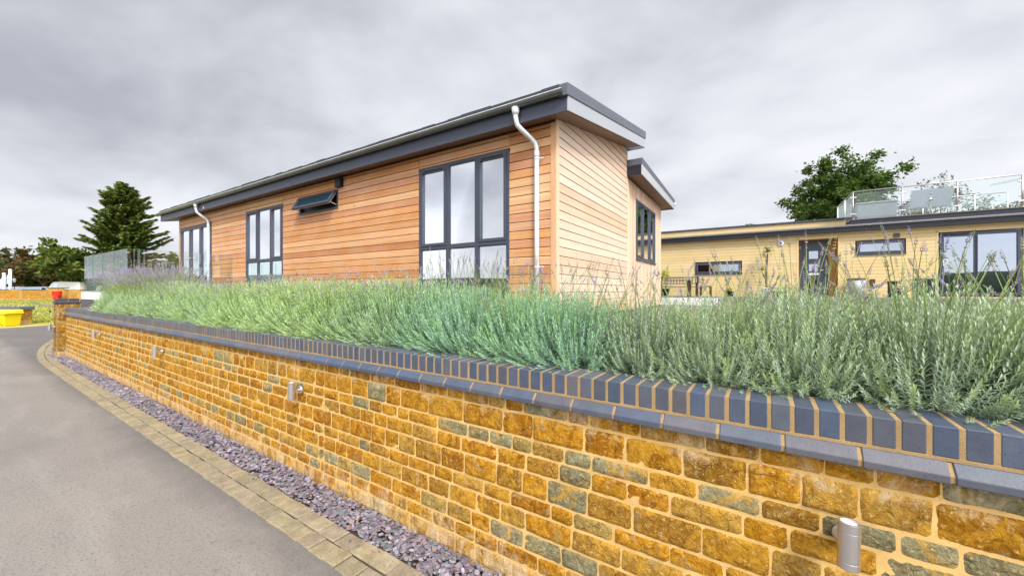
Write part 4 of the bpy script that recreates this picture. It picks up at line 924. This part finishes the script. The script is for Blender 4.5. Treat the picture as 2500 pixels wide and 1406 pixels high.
    r = MB(); r.tube([(3.585, yb, zr), (3.585, .42, zr), (9.1, .42, zr)], .024, 12); r.tube([(3.585, yb, zr), (9.1, yb, zr)], .024, 12); r.build('hand_rail', inox, g, smooth=True)
    fx = [3.585, 5.07, 6.58, 8.17, 9.1]
    for i in range(4):
        for y in (.42, yb):
            m = MB(); m.box(fx[i] + .06, fx[i + 1] - .06, y - .005, y + .005, zt + .09, zr - .07); m.build('glass_panel', clear, g)
    for a, b in ((.42, 2.15), (2.15, yb)):
        m = MB(); m.box(3.58, 3.59, a + .06, b - .06, zt + .09, zr - .07); m.build('glass_panel', clear, g)
yellow_lodge()
def in_yellow(name, label, cat, x, y, z=0, rz=0, group=None):
    o = thing(name, label, cat, (*HW(x, 20.9 + y), z), DL + rz, group); return o
def terrace_things():
    t = in_yellow('storage_box', 'pale grey lidded storage box behind the terrace glass of the yellow lodge', 'storage box', 4.38, 1.05, 4.735)
    b = MB(); b.box(-.62, .62, -.32, .32, .03, .66); b.build('box_body', palegrey, t, .015); l = MB(); l.box(-.65, .65, -.35, .35, .662, .73); l.build('lid', palegrey, t, .02)
    def chair():
        c = thing('garden_chair', 'x', 'chair')
        s = MB(); s.add([(-.27, -.22, .40), (.27, -.22, .40), (.27, .24, .44), (-.27, .24, .44), (-.27, -.22, .415), (.27, -.22, .415), (.27, .24, .455), (-.27, .24, .455)], [(0, 3, 2, 1), (4, 5, 6, 7), (0, 1, 5, 4), (1, 2, 6, 5), (2, 3, 7, 6), (3, 0, 4, 7)]); s.build('seat', greymesh, c)
        k = MB(); k.add([(-.27, -.22, .40), (.27, -.22, .40), (.30, -.48, 1.08), (-.30, -.48, 1.08), (-.27, -.205, .40), (.27, -.205, .40), (.30, -.465, 1.08), (-.30, -.465, 1.08)], [(0, 3, 2, 1), (4, 5, 6, 7), (0, 1, 5, 4), (1, 2, 6, 5), (2, 3, 7, 6), (3, 0, 4, 7)]); k.build('backrest', greymesh, c)
        for sx in (-1, 1):
            a = MB(); a.tube([(sx * .31, -.38, .66), (sx * .33, .05, .64), (sx * .32, .22, .62)], .02, 8); a.build('armrest', black, c)
            for q in ((.28, -.40), (.30, .30)):
                L = MB(); L.tube([(sx * .31, .05 if q[1] > 0 else -.15, .62), (sx * q[0], q[1], 0)], .014, 8); L.build('leg', greyverge, c)
        return c
    c0 = chair(); c1 = copy_tree(c0)
    for c, x, lab in ((c0, 5.75, 'grey sling garden chair on the terrace, the one nearer the storage box'), (c1, 6.40, 'grey sling garden chair on the terrace, the one beside the middle rail post')):
        c.location = (*HW(x, 20.9 + 1.5), 4.735); c.rotation_euler = (0, 0, DL + random.uniform(-.12, .12)); tag(c, lab, 'chair', 'garden chairs on the roof terrace')
    t = in_yellow('side_table', 'small pale side table next to the chairs on the roof terrace', 'table', 5.24, 1.35, 4.735)
    m = MB(); m.box(-.16, .16, -.16, .16, .50, .53); m.build('table_top', palegrey, t, .004); m = MB()
    m.box(-.14, .14, -.14, .14, 0, .03); m.box(-.05, .05, -.05, .05, .03, .50); m.build('pedestal', palegrey, t)
    # aerial on a mast behind the terrace
    x, y = CW(2500, 19.5); t = thing('tv_aerial', 'thin rooftop aerial with short prongs seen through the terrace glass', 'aerial', (x, y, 4.5), YAW)
    m = MB(); m.tube([(0, 0, 0), (0, 0, 3.05)], .02, 8); m.build('mast', greyverge, t); m = MB(); m.tube([(-1.5, 0, 2.62), (.15, 0, 2.98)], .014, 6); m.build('boom', greyverge, t)
    m = MB()
    for i in range(6): xx = -1.48 + i * .27; zz = 2.62 + .36 * (xx + 1.5) / 1.65; m.tube([(xx, -.2, zz - .01), (xx, 0, zz + .09), (xx, .2, zz + .02)], .010, 5)
    m.build('prongs', greyverge, t)
terrace_things()

# patio and the things along the yellow lodge's wall
def patio():
    V = MB(); 
    def P(u, n): return HW(u, n)
    pts = [P(-6, 14.8), P(-.95, 14.8), P(-.6, 17.3), P(9.0, 17.3), P(9.0, 20.9), P(-6, 20.9)]
    n = len(pts); mesh = mesh_np('patio_slab', [(x, y, 1.465) for x, y in pts] + [(x, y, 1.2) for x, y in pts], [tuple(range(n))] + [(i, (i + 1) % n, n + (i + 1) % n, n + i) for i in range(n)], gravel_m)
    tag(mesh, kind='structure')
    t = in_yellow('low_white_wall', 'low white rendered wall edging the patio in front of the timber bench', 'wall', -3.5, -6.2, 1.2); m = MB(); m.box(-2.5, 2.5, -.06, .06, 0, .27); m.build('rendered_face', white, t, .01)
patio()
def shrub(parent, n, rx, rz, z0, cols, size=.05, seed=1):
    g = random.Random(seed); V = []; F = []; c = []
    for i in range(n):
        v = Vector((g.gauss(0, 1), g.gauss(0, 1), g.gauss(0, 1))).normalized() * g.uniform(.35, 1); p = Vector((v.x * rx, v.y * rx, z0 + v.z * rz)); a = Vector((g.gauss(0, 1), g.gauss(0, 1), g.gauss(0, 1))).normalized(); b = a.cross(v).normalized() * size * .45; a = a * size; k = len(V)
        V += [tuple(p - a), tuple(p + b), tuple(p + a), tuple(p - b)]; F.append((k, k + 1, k + 2, k + 3)); c.append(sc(g.choice(cols), g.uniform(.7, 1.3)))
    return mesh_np('foliage', V, F, leaf_m, parent, c)
def yard_things():
    Z = 1.465
    t = in_yellow('garden_bench', 'dark timber garden bench with a slatted back against the yellow lodge wall', 'bench', -3.0, -1.3, Z)
    m = MB(); [m.box(-.85, .85, -.22 + k * .11, -.13 + k * .11, .43, .46) for k in range(4)]; m.build('seat', chestnut, t, .004)
    m = MB(); m.box(-.85, .85, .235, .27, .86, .93); m.box(-.85, .85, .235, .27, .58, .62); [m.box(-.82 + k * .137, -.77 + k * .137, .24, .265, .62, .86) for k in range(13)]; m.build('backrest', tablewood, t, .003)
    for x in (-.8, .8):
        for y, h in ((-.2, .62), (.25, .93)): m = MB(); m.box(x - .035, x + .035, y - .03, y + .03, 0, h); m.build('leg', chestnut, t, .004)
        m = MB(); m.box(x - .04, x + .04, -.26, .24, .622, .65); m.build('armrest', chestnut, t, .004)
    t = in_yellow('patio_table', 'weathered grey patio table in front of the dark timber bench', 'table', -3.0, -2.7, Z)
    m = MB(); [m.box(-.75, .75, -.42 + k * .122, -.31 + k * .122, .70, .735) for k in range(7)]; m.build('table_top', tablewood, t, .004)
    for x in (-.65, .65):
        for y in (-.34, .34): m = MB(); m.box(x - .04, x + .04, y - .04, y + .04, 0, .698); m.build('leg', chestnut, t, .004)
    t = in_yellow('patio_stool', 'dark brown patio stool right of the weathered table', 'stool', -1.75, -2.2, Z)
    m = MB(); m.box(-.24, .24, -.22, .22, .42, .48); m.build('seat', tablewood, t, .01)
    for x in (-.19, .19):
        for y in (-.17, .17): m = MB(); m.box(x - .03, x + .03, y - .03, y + .03, 0, .42); m.build('leg', chestnut, t)
    t = in_yellow('potted_shrub', 'round yellow green shrub in a dark pot at the left end of the yellow wall', 'potted plant', -3.72, -.5, Z)
    m = MB(); m.lathe([(.13, 0), (.19, .34), (.20, .36), (.17, .36), (.16, .32)], 0, 0, 18); m.build('pot', black, t); m = MB(); m.tube([(0, 0, .3), (.02, 0, .8)], .02, 7); m.build('stem', stemwood, t); shrub(t, 320, .24, .36, 1.02, [(.42, .40, .03), (.30, .34, .03), (.52, .46, .06)], .05, 3)
    # cordyline
    t = in_yellow('cordyline', 'tall palm like cordyline with two leaf heads in a white pot', 'potted plant', .50, -.55, Z)
    m = MB(); m.lathe([(.15, 0), (.21, .36), (.22, .40), (.19, .40), (.18, .35)], 0, 0, 20); m.build('pot', white, t, smooth=True)
    m = MB(); m.tube([(0, 0, .3), (.01, 0, 1.2), (.05, .02, 1.9)], [.05, .04, .03], 9); m.tube([(.01, 0, .75), (-.12, .02, 1.0), (-.16, .02, 1.12)], [.03, .028, .022], 8); m.build('trunk', bark, t)
    for (hx, hz, nn, L) in ((.05, 1.95, 46, .46), (-.16, 1.15, 30, .42)):
        V = []; F = []; c = []
        for i in range(nn):
            az = random.uniform(0, 6.28); el = random.uniform(-.3, 1.4); l = L * random.uniform(.7, 1.1); d = Vector((math.cos(az) * math.cos(el), math.sin(az) * math.cos(el), math.sin(el))); sd2 = d.cross(Vector((0, 0, 1))).normalized() * .016; k = len(V); p = Vector((hx, .02, hz)); m1 = p + d * l * .5 + Vector((0, 0, .02)); e = p + d * l - Vector((0, 0, .10 * l / .4))
            V += [tuple(p - sd2 * .5), tuple(p + sd2 * .5), tuple(m1 + sd2), tuple(m1 - sd2), tuple(e)]; F += [(k, k + 1, k + 2, k + 3), (k + 3, k + 2, k + 4)]; cc = random.choice([(.16, .24, .03), (.34, .30, .05), (.10, .16, .03), (.42, .22, .05)]); c += [cc, cc]
        mesh_np('leaf_head', V, F, leaf_m, t, c)
    for x, w_, lab, fc in ((1.01, .28, 'black planter with pink and white flowers left of the dark front door', [(.55, .30, .38), (.7, .66, .66), (.12, .2, .05)]), (-.93, .20, 'low dark pot of orange flowers between the slot window and the cordyline', [(.75, .36, .03), (.62, .48, .04), (.10, .18, .04)]),
                       (4.72, .16, 'small black pot of purple and white flowers beside the narrow black locker', [(.30, .12, .36), (.7, .65, .7), (.10, .17, .05)])):
        t = in_yellow('flower_pot', lab, 'flower pot', x, -.45 if x < 4 else -.75, Z, 0, 'flower pots along the yellow lodge')
        m = MB(); m.lathe([(w_ * .75, 0), (w_, .22), (w_ * 1.06, .24), (w_ * .9, .24), (w_ * .85, .20)], 0, 0, 18); m.build('pot', black, t); shrub(t, 150, w_ * .85, .13, .32, fc, .032, int(x * 10) + 20)
    t = in_yellow('water_butt', 'grey rattan storage bin with a dark rim right of the front door', 'storage bin', 3.53, -.45, Z)
    m = MB(); m.lathe([(.25, 0), (.275, .35), (.28, .70), (.25, .70)], 0, 0, 26); m.build('bin_body', greyverge, t, smooth=True); m = MB(); m.lathe([(.295, .70), (.30, .715), (.30, .745), (.20, .765)], 0, 0, 26); m.build('rim', terracotta, t)
yard_things()

# ------------------------------------------------------------------ trees
def crown_cards(V, F, c, p, n, spread, size, cols, g, flat=.7):
    for i in range(n):
        q = Vector((g.gauss(0, spread), g.gauss(0, spread), g.gauss(0, spread * flat))) + p; a = Vector((g.gauss(0, 1), g.gauss(0, 1), g.gauss(0, .7))).normalized(); b = a.cross(Vector((g.gauss(0, 1), g.gauss(0, 1), g.gauss(0, 1)))).normalized(); s = size * g.uniform(.6, 1.2); k = len(V)
        V += [tuple(q - a * s), tuple(q + b * s * .45), tuple(q + a * s), tuple(q - b * s * .45)]; F.append((k, k + 1, k + 2, k + 3)); c.append(sc(g.choice(cols), g.uniform(.65, 1.35)))
def broadleaf(name, label, x, y, z0, h, crown, seed, cols, group=None, lf=.28, dens=1.0, trunk=.3, lobes=9, cat='tree', low=.35, tight=1.0):
    g = random.Random(seed); t = thing(name, label, cat, (x, y, z0), 0, group); tm = MB(); V = []; F = []; c = []
    fork = h * .32; tm.tube([(0, 0, -.1), (.05, 0, fork * .5), (0, .05, fork)], [trunk, trunk * .75, trunk * .62], 8)
    for i in range(lobes):
        az = i * 2.4 + g.uniform(-.4, .4); r = crown * math.sqrt((i + .5) / lobes) * g.uniform(.75, 1.0); zt = h * (low + (1 - low) * (1 - .75 * (r / crown) ** 2) * g.uniform(.72, 1.0)) - h * .04
        e = Vector((r * math.cos(az), r * math.sin(az), zt)); s = Vector((0, 0, fork * g.uniform(.7, 1))); md = s.lerp(e, .55) + Vector((0, 0, h * .06)); tm.tube([s, md, e], [trunk * .38, trunk * .22, trunk * .05], 6, caps=False)
        for j in range(int(5)):
            q = md.lerp(e, g.uniform(.2, 1)); e2 = q + Vector((g.gauss(0, 1), g.gauss(0, 1), g.gauss(.3, .8))) * crown * .24; tm.tube([q, e2], [trunk * .10, trunk * .03], 4, caps=False)
            crown_cards(V, F, c, e2, int(34 * dens), crown * .095 * tight, lf, cols, g); crown_cards(V, F, c, q.lerp(e2, .5), int(14 * dens), crown * .08 * tight, lf, cols, g)
        crown_cards(V, F, c, e, int(40 * dens), crown * .12 * tight, lf, cols, g)
    tm.build('trunk', bark, t); mesh_np('crown', V, F, leaf_m, t, c); return t
def conifer(label, x, y, z0, h, rb, seed, cols):
    g = random.Random(seed); t = thing('conifer_tree', label, 'tree', (x, y, z0)); tm = MB(); tm.tube([(0, 0, -.1), (.04, .02, h * .5), (.05, .0, h * .98)], [.40, .22, .03], 8); V = []; F = []; c = []
    n = 230
    for i in range(n):
        f = (i + .5) / n; z = h * (.06 + .93 * f ** .85); rr = rb * (1 - f) ** .72 * g.uniform(.42, 1.22) * (1.0 if f > .12 else .85) + .12; az = i * 2.399 + g.uniform(-.9, .9); up = .16 + .34 * f + g.uniform(-.16, .20)
        d = Vector((math.cos(az), math.sin(az), 0)); b0 = Vector((.04, 0, z)); e = b0 + d * rr + Vector((0, 0, rr * up - .05)); md = b0 + d * rr * .55 + Vector((0, 0, rr * up * .32))
        tm.tube([b0, md, e], [.045, .03, .008], 4, caps=False)
        side = d.cross(Vector((0, 0, 1))); m = int(10 + rr * 19)
        for k_ in range(m):
            s = .18 + .82 * (k_ / m); p = b0.lerp(md, s / .55) if s < .55 else md.lerp(e, (s - .55) / .45); sg = -1 if k_ % 2 else 1; ll = (.50 + .46 * (1 - s)) * g.uniform(.7, 1.2) * min(1, .5 + rr / 2)
            dirn = (d * g.uniform(.5, 1.0) + side * sg * g.uniform(.3, 1.0) + Vector((0, 0, g.uniform(-.25, .25)))).normalized(); wv = dirn.cross(Vector((g.gauss(0, .6), g.gauss(0, .6), 1))).normalized() * ll * .25; k = len(V)
            V += [tuple(p - wv * .4), tuple(p + dirn * ll * .5 - wv), tuple(p + dirn * ll - Vector((0, 0, ll * .12))), tuple(p + dirn * ll * .5 + wv), tuple(p + wv * .4)]; F.append((k, k + 1, k + 2, k + 3, k + 4)); cc = g.choice(cols); c.append(sc(cc, g.uniform(.6, 1.35)))
            q = p - Vector((0, 0, ll * .28)) + dirn * ll * .4; k = len(V); V += [tuple(p), tuple(q + wv * .7), tuple(q + dirn * ll * .35), tuple(q - wv * .7)]; F.append((k, k + 1, k + 2, k + 3)); c.append(sc(cc, g.uniform(.5, 1.1)))
    tm.build('trunk', bark, t); mesh_np('crown', V, F, leaf_m, t, c)
GC = [(.11, .19, .030), (.15, .23, .040), (.075, .145, .026), (.22, .26, .055), (.25, .21, .07)]
GB = [(.070, .130, .022), (.048, .100, .017), (.115, .175, .030), (.09, .145, .025)]
def trees():
    x, y = CW(300, 50); conifer('tall dark green conifer rising behind the glass deck', x, y, .8, 15.2, 5.4, 5, GC)
    x, y = CW(2052, 44); broadleaf('broadleaf_tree', 'large dark green tree standing behind the yellow lodge, left of the terrace railing', x, y, .8, 17.0, 5.8, 23, GB, None, .25, 3.3, .42, 24, low=.36, tight=.66)
    bg = 'trees and bushes behind the boundary'
    for (px, d, top, cr, sd_, cols, lab, dens, lf) in (
        (2288, 62, 412, 4.6, 31, [(.10, .13, .06), (.14, .16, .08), (.08, .10, .05)], 'thin leaved pale tree whose top shows above the terrace rail', .42, .26),
        (2385, 60, 455, 4.2, 32, [(.10, .13, .06), (.13, .15, .08)], 'sparse pale tree behind the glass between the middle and right rail posts', .35, .26),
        (2490, 60, 470, 3.2, 33, [(.09, .12, .05), (.13, .15, .07)], 'sparse tree at the right edge behind the terrace glass', .4, .26),
        (2235, 58, 470, 3.0, 34, [(.09, .13, .03), (.12, .15, .04)], 'low green tree just right of the large dark tree', .8, .26),
        (1832, 75, 540, 1.8, 35, GB, 'small tree top just showing over the roof of the yellow lodge', .8, .3),
        (180, 47, 592, 3.4, 41, [(.13, .17, .025), (.085, .13, .02), (.17, .20, .03), (.05, .09, .015)], 'bright green bushy tree left of the conifer', 1.7, .34),
        (105, 54, 612, 3.8, 42, [(.06, .085, .02), (.14, .075, .03), (.045, .065, .018), (.10, .09, .025), (.20, .06, .03)], 'dark bushy tree flecked with russet behind the flagpoles and boundary wall', 1.6, .34),
        (65, 56, 632, 3.2, 43, [(.045, .085, .02), (.07, .11, .025), (.03, .06, .015)], 'dark green bush right of the flagpoles', 1.6, .34),
        (18, 58, 622, 3.6, 44, [(.10, .085, .03), (.13, .10, .035), (.06, .075, .02)], 'brown tinged tree behind the flagpoles at the left edge', 1.4, .34),
        (-50, 60, 615, 3.8, 45, [(.06, .09, .02), (.09, .10, .03)], 'green tree just outside the left edge of the view', 1.3, .36),
        (425, 46, 620, 2.7, 47, [(.10, .13, .03), (.13, .15, .04), (.07, .10, .02)], 'rounded olive green tree between the conifer and the cedar lodge', 1.3, .3),
        (215, 52, 630, 3.0, 48, [(.05, .09, .02), (.07, .11, .02), (.10, .13, .03)], 'dense green shrub seen through the left glass of the deck', 1.6, .34)):
        x, y = CW(px, d); z0 = .6; hgt = H + (709 - top) / 930 * d - z0
        broadleaf('broadleaf_tree', lab, x, y, z0, hgt * 1.03, cr, sd_, cols, bg if px < 500 else 'trees beyond the yellow lodge', lf, dens, .2, 10, low=.12 if px < 500 else .5)
trees()

# ------------------------------------------------------------------ far left: boundary wall, cars, bin, flags
def boundary():
    o = CW(1250, 43); t = thing('boundary_wall', 'honey stone boundary wall with pillars beyond the grass bank', 'wall', (*o, .6), YAW)
    k = 43 / 930; X = lambda px: (px - 1250) * k
    Vs = []; Fs = []; cs = []
    def face(x0, x1, y, h, zoff=0):
        v, f, c = stone_courses(x0, x1, zoff, h, [.14, .17, .12, .15], .09, 0, joint=.02); kk = len(Vs); Vs.extend([(a, y - d_, z) for a, d_, z in v]); Fs.extend([tuple(i + kk for i in q) for q in f]); cs.extend(c)
    face(X(-60), X(215), 0, 1.17); 
    for a, b in ((30, 55), (125, 158), (176, 196)): face(X(a), X(b), -.32, 1.38 if a == 125 else 1.24)
    mesh_np('stone_face', Vs, Fs, stone, t, cs, True)
    m = MB(); m.box(X(-60), X(215), .02, .36, -.3, 1.17)
    for a, b in ((30, 55), (125, 158), (176, 196)): m.box(X(a) + .01, X(b) - .01, -.30, .015, -.3, 1.36 if a == 125 else 1.22)
    m.build('mortar_core', mortar, t); m = MB(); m.box(X(-60), X(124), -.06, .42, 1.175, 1.26); m.box(X(159), X(215), -.06, .42, 1.175, 1.26); m.box(X(124), X(159), -.38, .42, 1.385, 1.47); m.build('coping', anth2, t, .01)
boundary()
def car_proto(nm, van=False):
    t = thing(nm, 'x', 'van' if van else 'car')
    if van: prof = [(-2.5, .35), (-2.55, .9), (-2.5, 1.95), (-2.3, 2.08), (1.1, 2.10), (1.35, 2.02), (2.05, 1.25), (2.75, 1.05), (2.85, .7), (2.8, .35)]; gl = [(1.25, 1.96), (1.93, 1.30)]
    else: prof = [(-2.1, .32), (-2.15, .75), (-2.0, .98), (-1.45, 1.08), (-1.0, 1.42), (-.3, 1.50), (.45, 1.44), (1.05, 1.05), (1.9, .90), (2.1, .68), (2.08, .32)]; gl = None
    wd = .88; b = MB(lambda a, x, z: (x, a, z)) ; n = len(prof)
    def pinch(z): return 1.0 if z < 1.0 else 1.0 - (.05 if van else .30) * (z - 1.0) / (1.1 if van else .55)
    vs = [(-wd * pinch(z), x, z) for x, z in prof] + [(wd * pinch(z), x, z) for x, z in prof]; fs = [(i, (i + 1) % n, n + (i + 1) % n, n + i) for i in range(n)] + [tuple(range(n))[::-1], tuple(range(n, 2 * n))]
    b.add(vs, fs, (1, 1, 1)); body = b.build('body', paint_m, t, .05, seg=3)
    g = MB(lambda a, x, z: (x, a, z))
    if van: q = [((-.78, 1.33, 2.00), (.78, 1.33, 2.00), (.84, 2.04, 1.30), (-.84, 2.04, 1.30))]; sidew = [(.55, 1.25, 1.30, 1.85)]
    else: q = [((-.66, .49, 1.42), (.66, .49, 1.42), (.80, 1.08, 1.07), (-.80, 1.08, 1.07)), ((-.64, -1.02, 1.425), (.64, -1.02, 1.425), (.8, -1.47, 1.10), (-.8, -1.47, 1.10))]; sidew = [(-.95, -.05, 1.08, 1.40), (.02, .75, 1.08, 1.38)]
    for p in q: g.add([(a, x + .012, z + .012) if x > 0 else (a, x - .012, z + .012) for a, x, z in p], [(0, 1, 2, 3)])
    for s in (-1, 1):
        for x0, x1, z0, z1 in sidew: g.add([(s * (wd * pinch(z) + .012), x, z) for x, z in ((x0, z0), (x1, z0), (x1 - .2, z1), (x0 + .12, z1))], [(0, 1, 2, 3)])
    g.build('window_glass', pane_tint, t)
    for x in (-1.35, 1.35):
        for s in (-1, 1):
            w_ = MB(lambda a, c_, z: (x + a, s * (.70 + z), .33 + c_)); w_.lathe([(.22, 0), (.32, .0), (.33, .03), (.33, .16), (.31, .19), (.2, .19)], 0, 0, 20); W = w_.build('wheel', rubber, t); h = MB(lambda a, c_, z: (x + a, s * (.70 + z), .33 + c_)); h.lathe([(.2, .17), (.2, .2), (.05, .21)], 0, 0, 14); h.build('rim', galv, W)
    for s in (-1, 1):
        hl = MB(); xx = 2.0 if not van else 2.74; hl.box(xx, xx + .09, s * .62 - .16, s * .62 + .16, .68, .80); hl.build('headlight', curtain_m, t, .02)
    return t
def paint(o, c):
    for ch in o.children:
        if ch.name.startswith('body'):
            ch.data = ch.data.copy(); ch.data.attributes['Col'].data.foreach_set('color', np.tile(np.array([*c, 1], dtype=np.float32), len(ch.data.polygons)))
def cars():
    p = car_proto('parked_car')
    spec = [(8, 48.5, (.55, .56, .58), 'silver car at the left edge behind the boundary wall'), (38, 48.5, (.75, .75, .74), 'white car behind the boundary wall near the flagpoles'), (66, 48.7, (.30, .31, .34), 'grey car in the middle of the row behind the boundary wall'), (94, 48.3, (.62, .63, .66), 'pale silver car at the right end of the row behind the boundary wall')]
    for i, (px, d, c, lab) in enumerate(spec):
        o = p if i == 0 else copy_tree(p); paint(o, c); o.location = (*CW(px, d), .70); o.rotation_euler = (0, 0, YAW - R(90) + R(14)); tag(o, lab, 'car', 'cars parked beyond the boundary wall')
    o = copy_tree(p); paint(o, (.55, .58, .60)); o.location = (*CW(312, 33), 1.23); o.rotation_euler = (0, 0, YAW + R(172)); tag(o, 'silver car seen through the deck glass beside the lavender', 'car')
    v = car_proto('parked_van', True); paint(v, (.82, .82, .82)); v.location = (*CW(172, 47.5), .70); v.rotation_euler = (0, 0, YAW + R(174)); tag(v, 'white van whose pale roof shows above the boundary wall', 'van')
cars()
def leftovers():
    # slatted screen added to stand for a reflection in the deck glass
    o = CW(255, 43); t = thing('reflection_fence', 'grey slatted fence added to stand for a reflection in the deck glass', 'fence', (*o, 1.0), YAW); m = MB(); [m.box(-2.0, 3.2, 0, .03, .08 + k * .17, .23 + k * .17) for k in range(16)]; m.build('slat_panel', anth2, t)
    for x in (-1.9, -.2, 1.5, 3.1): m = MB(); m.box(x - .06, x + .06, .03, .13, 0, 2.85); m.build('post', anth2, t)
    # yellow grit bin
    o = CW(6, 18.6); t = thing('grit_bin', 'bright yellow plastic grit bin in front of the low brick wall at the left edge', 'grit bin', (*o, .0), YAW)
    m = MB(); m.add([(-.55, -.30, 0), (.50, -.30, 0), (.50, .30, 0), (-.55, .30, 0), (-.58, -.36, .58), (.54, -.36, .58), (.54, .34, .58), (-.58, .34, .58)], [(0, 3, 2, 1), (4, 5, 6, 7), (0, 1, 5, 4), (1, 2, 6, 5), (2, 3, 7, 6), (3, 0, 4, 7)]); m.build('bin_body', yellowbin, t, .04)
    m = MB(); m.add([(-.64, -.42, .59), (.60, -.42, .59), (.60, .38, .59), (-.64, .38, .59), (-.60, -.36, .68), (.56, -.36, .68), (.56, .36, .80), (-.60, .36, .80)], [(0, 3, 2, 1), (4, 5, 6, 7), (0, 1, 5, 4), (1, 2, 6, 5), (2, 3, 7, 6), (3, 0, 4, 7)]); m.build('lid', yellowbin, t, .03)
    m = MB(); m.tube([(-.50, -.345, .22), (-.2, -.352, .30), (.15, -.35, .26), (.46, -.345, .06)], .012, 6); m.build('strap', black, t)
    o = CW(5, 19.5); t = thing('low_wall', 'low brown stone wall with dark coping behind the yellow grit bin', 'wall', (*o, 0), YAW); v, f, c = stone_courses(-1.2, .92, 0, .73, [.12, .14, .1], .06, 0); v2, f2, c2 = stone_courses(0, .5, 0, .73, [.12, .14, .1], .06, 0)
    k = len(v); mesh_np('stone_face', [(a, -d, z) for a, d, z in v] + [(.93 + d, a, z) for a, d, z in v2], f + [tuple(i + k for i in q) for q in f2], stone, t, [sc(q, .8) for q in c + c2], True)
    m = MB(); m.box(-1.2, .92, .004, .5, -.1, .73); m.build('mortar_core', mortar, t); m = MB(); m.box(-1.2, .99, -.07, .56, .735, .90); m.build('coping', anth2, t, .02)
    # red fire point
    o = CW(139, 42.2); t = thing('fire_point', 'red fire point box against the boundary wall pillar', 'fire point', (*o, .66), YAW)
    m = MB(); m.box(-.42, .42, -.15, .15, .52, 1.0); m.build('cabinet', redbox, t, .02); m = MB(); m.box(-.34, .34, -.17, -.152, .60, .92); m.build('door', redbox, t, .01); m = MB(); m.box(-.30, .24, -.14, .14, .0, .40); m.box(-.36, .30, -.16, .16, .42, .50); m.build('bucket_stand', redbox, t, .03)
    # flags
    for i, (px, d, h, lab) in enumerate(((9.5, 45, 3.0, 'left of the two white flagpoles, flag hanging to its left'), (25, 45.3, 3.45, 'right hand white flagpole with a pale blue flag hanging to its left'))):
        t = thing('flagpole', lab, 'flagpole', (*CW(px, d), .7), YAW, 'white flagpoles beyond the boundary wall'); m = MB(); m.tube([(0, 0, 0), (0, 0, h)], .13, 14); m.build('pole', white, t, smooth=True); m = MB(); m.lathe([(.15, h), (.16, h + .05), (.05, h + .14)], 0, 0, 14); m.build('cap', white, t)
        m = MB(); n = 9; vs = [(-.14 - .60 * a / n, .04 * math.sin(a * 1.3), h - .35 - b * (1.15 - .25 * a / n) - .95 * (a / n) ** 1.2) for b in (0, .35, 1) for a in range(n + 1)]; m.add(vs, [(r * (n + 1) + a, r * (n + 1) + a + 1, (r + 1) * (n + 1) + a + 1, (r + 1) * (n + 1) + a) for r in (0, 1) for a in range(n)]); m.build('flag', flagcloth, t)
    t = thing('street_lamp', 'slim lamp post with a pale lantern right of the flagpoles', 'lamp post', (*CW(35, 46), .7), YAW); m = MB(); m.tube([(0, 0, 0), (0, 0, 2.0)], .035, 8); m.build('post', black, t); m = MB(); m.lathe([(.05, 2.0), (.13, 2.15), (.14, 2.4), (.04, 2.5)], 0, 0, 12); m.build('lantern', flagcloth, t)
    x, y = CW(122, 25.5); t = thing('bollard_light', 'tiny dark bollard light on the grass bank left of the pillar', 'bollard', (x, y, terr(x, y)), 0); m = MB(); m.tube([(0, 0, 0), (0, 0, .22)], .02, 8); m.build('post', black, t); m = MB(); m.lathe([(.05, .22), (.055, .26), (.02, .3)], 0, 0, 10); m.build('head', black, t)
leftovers()
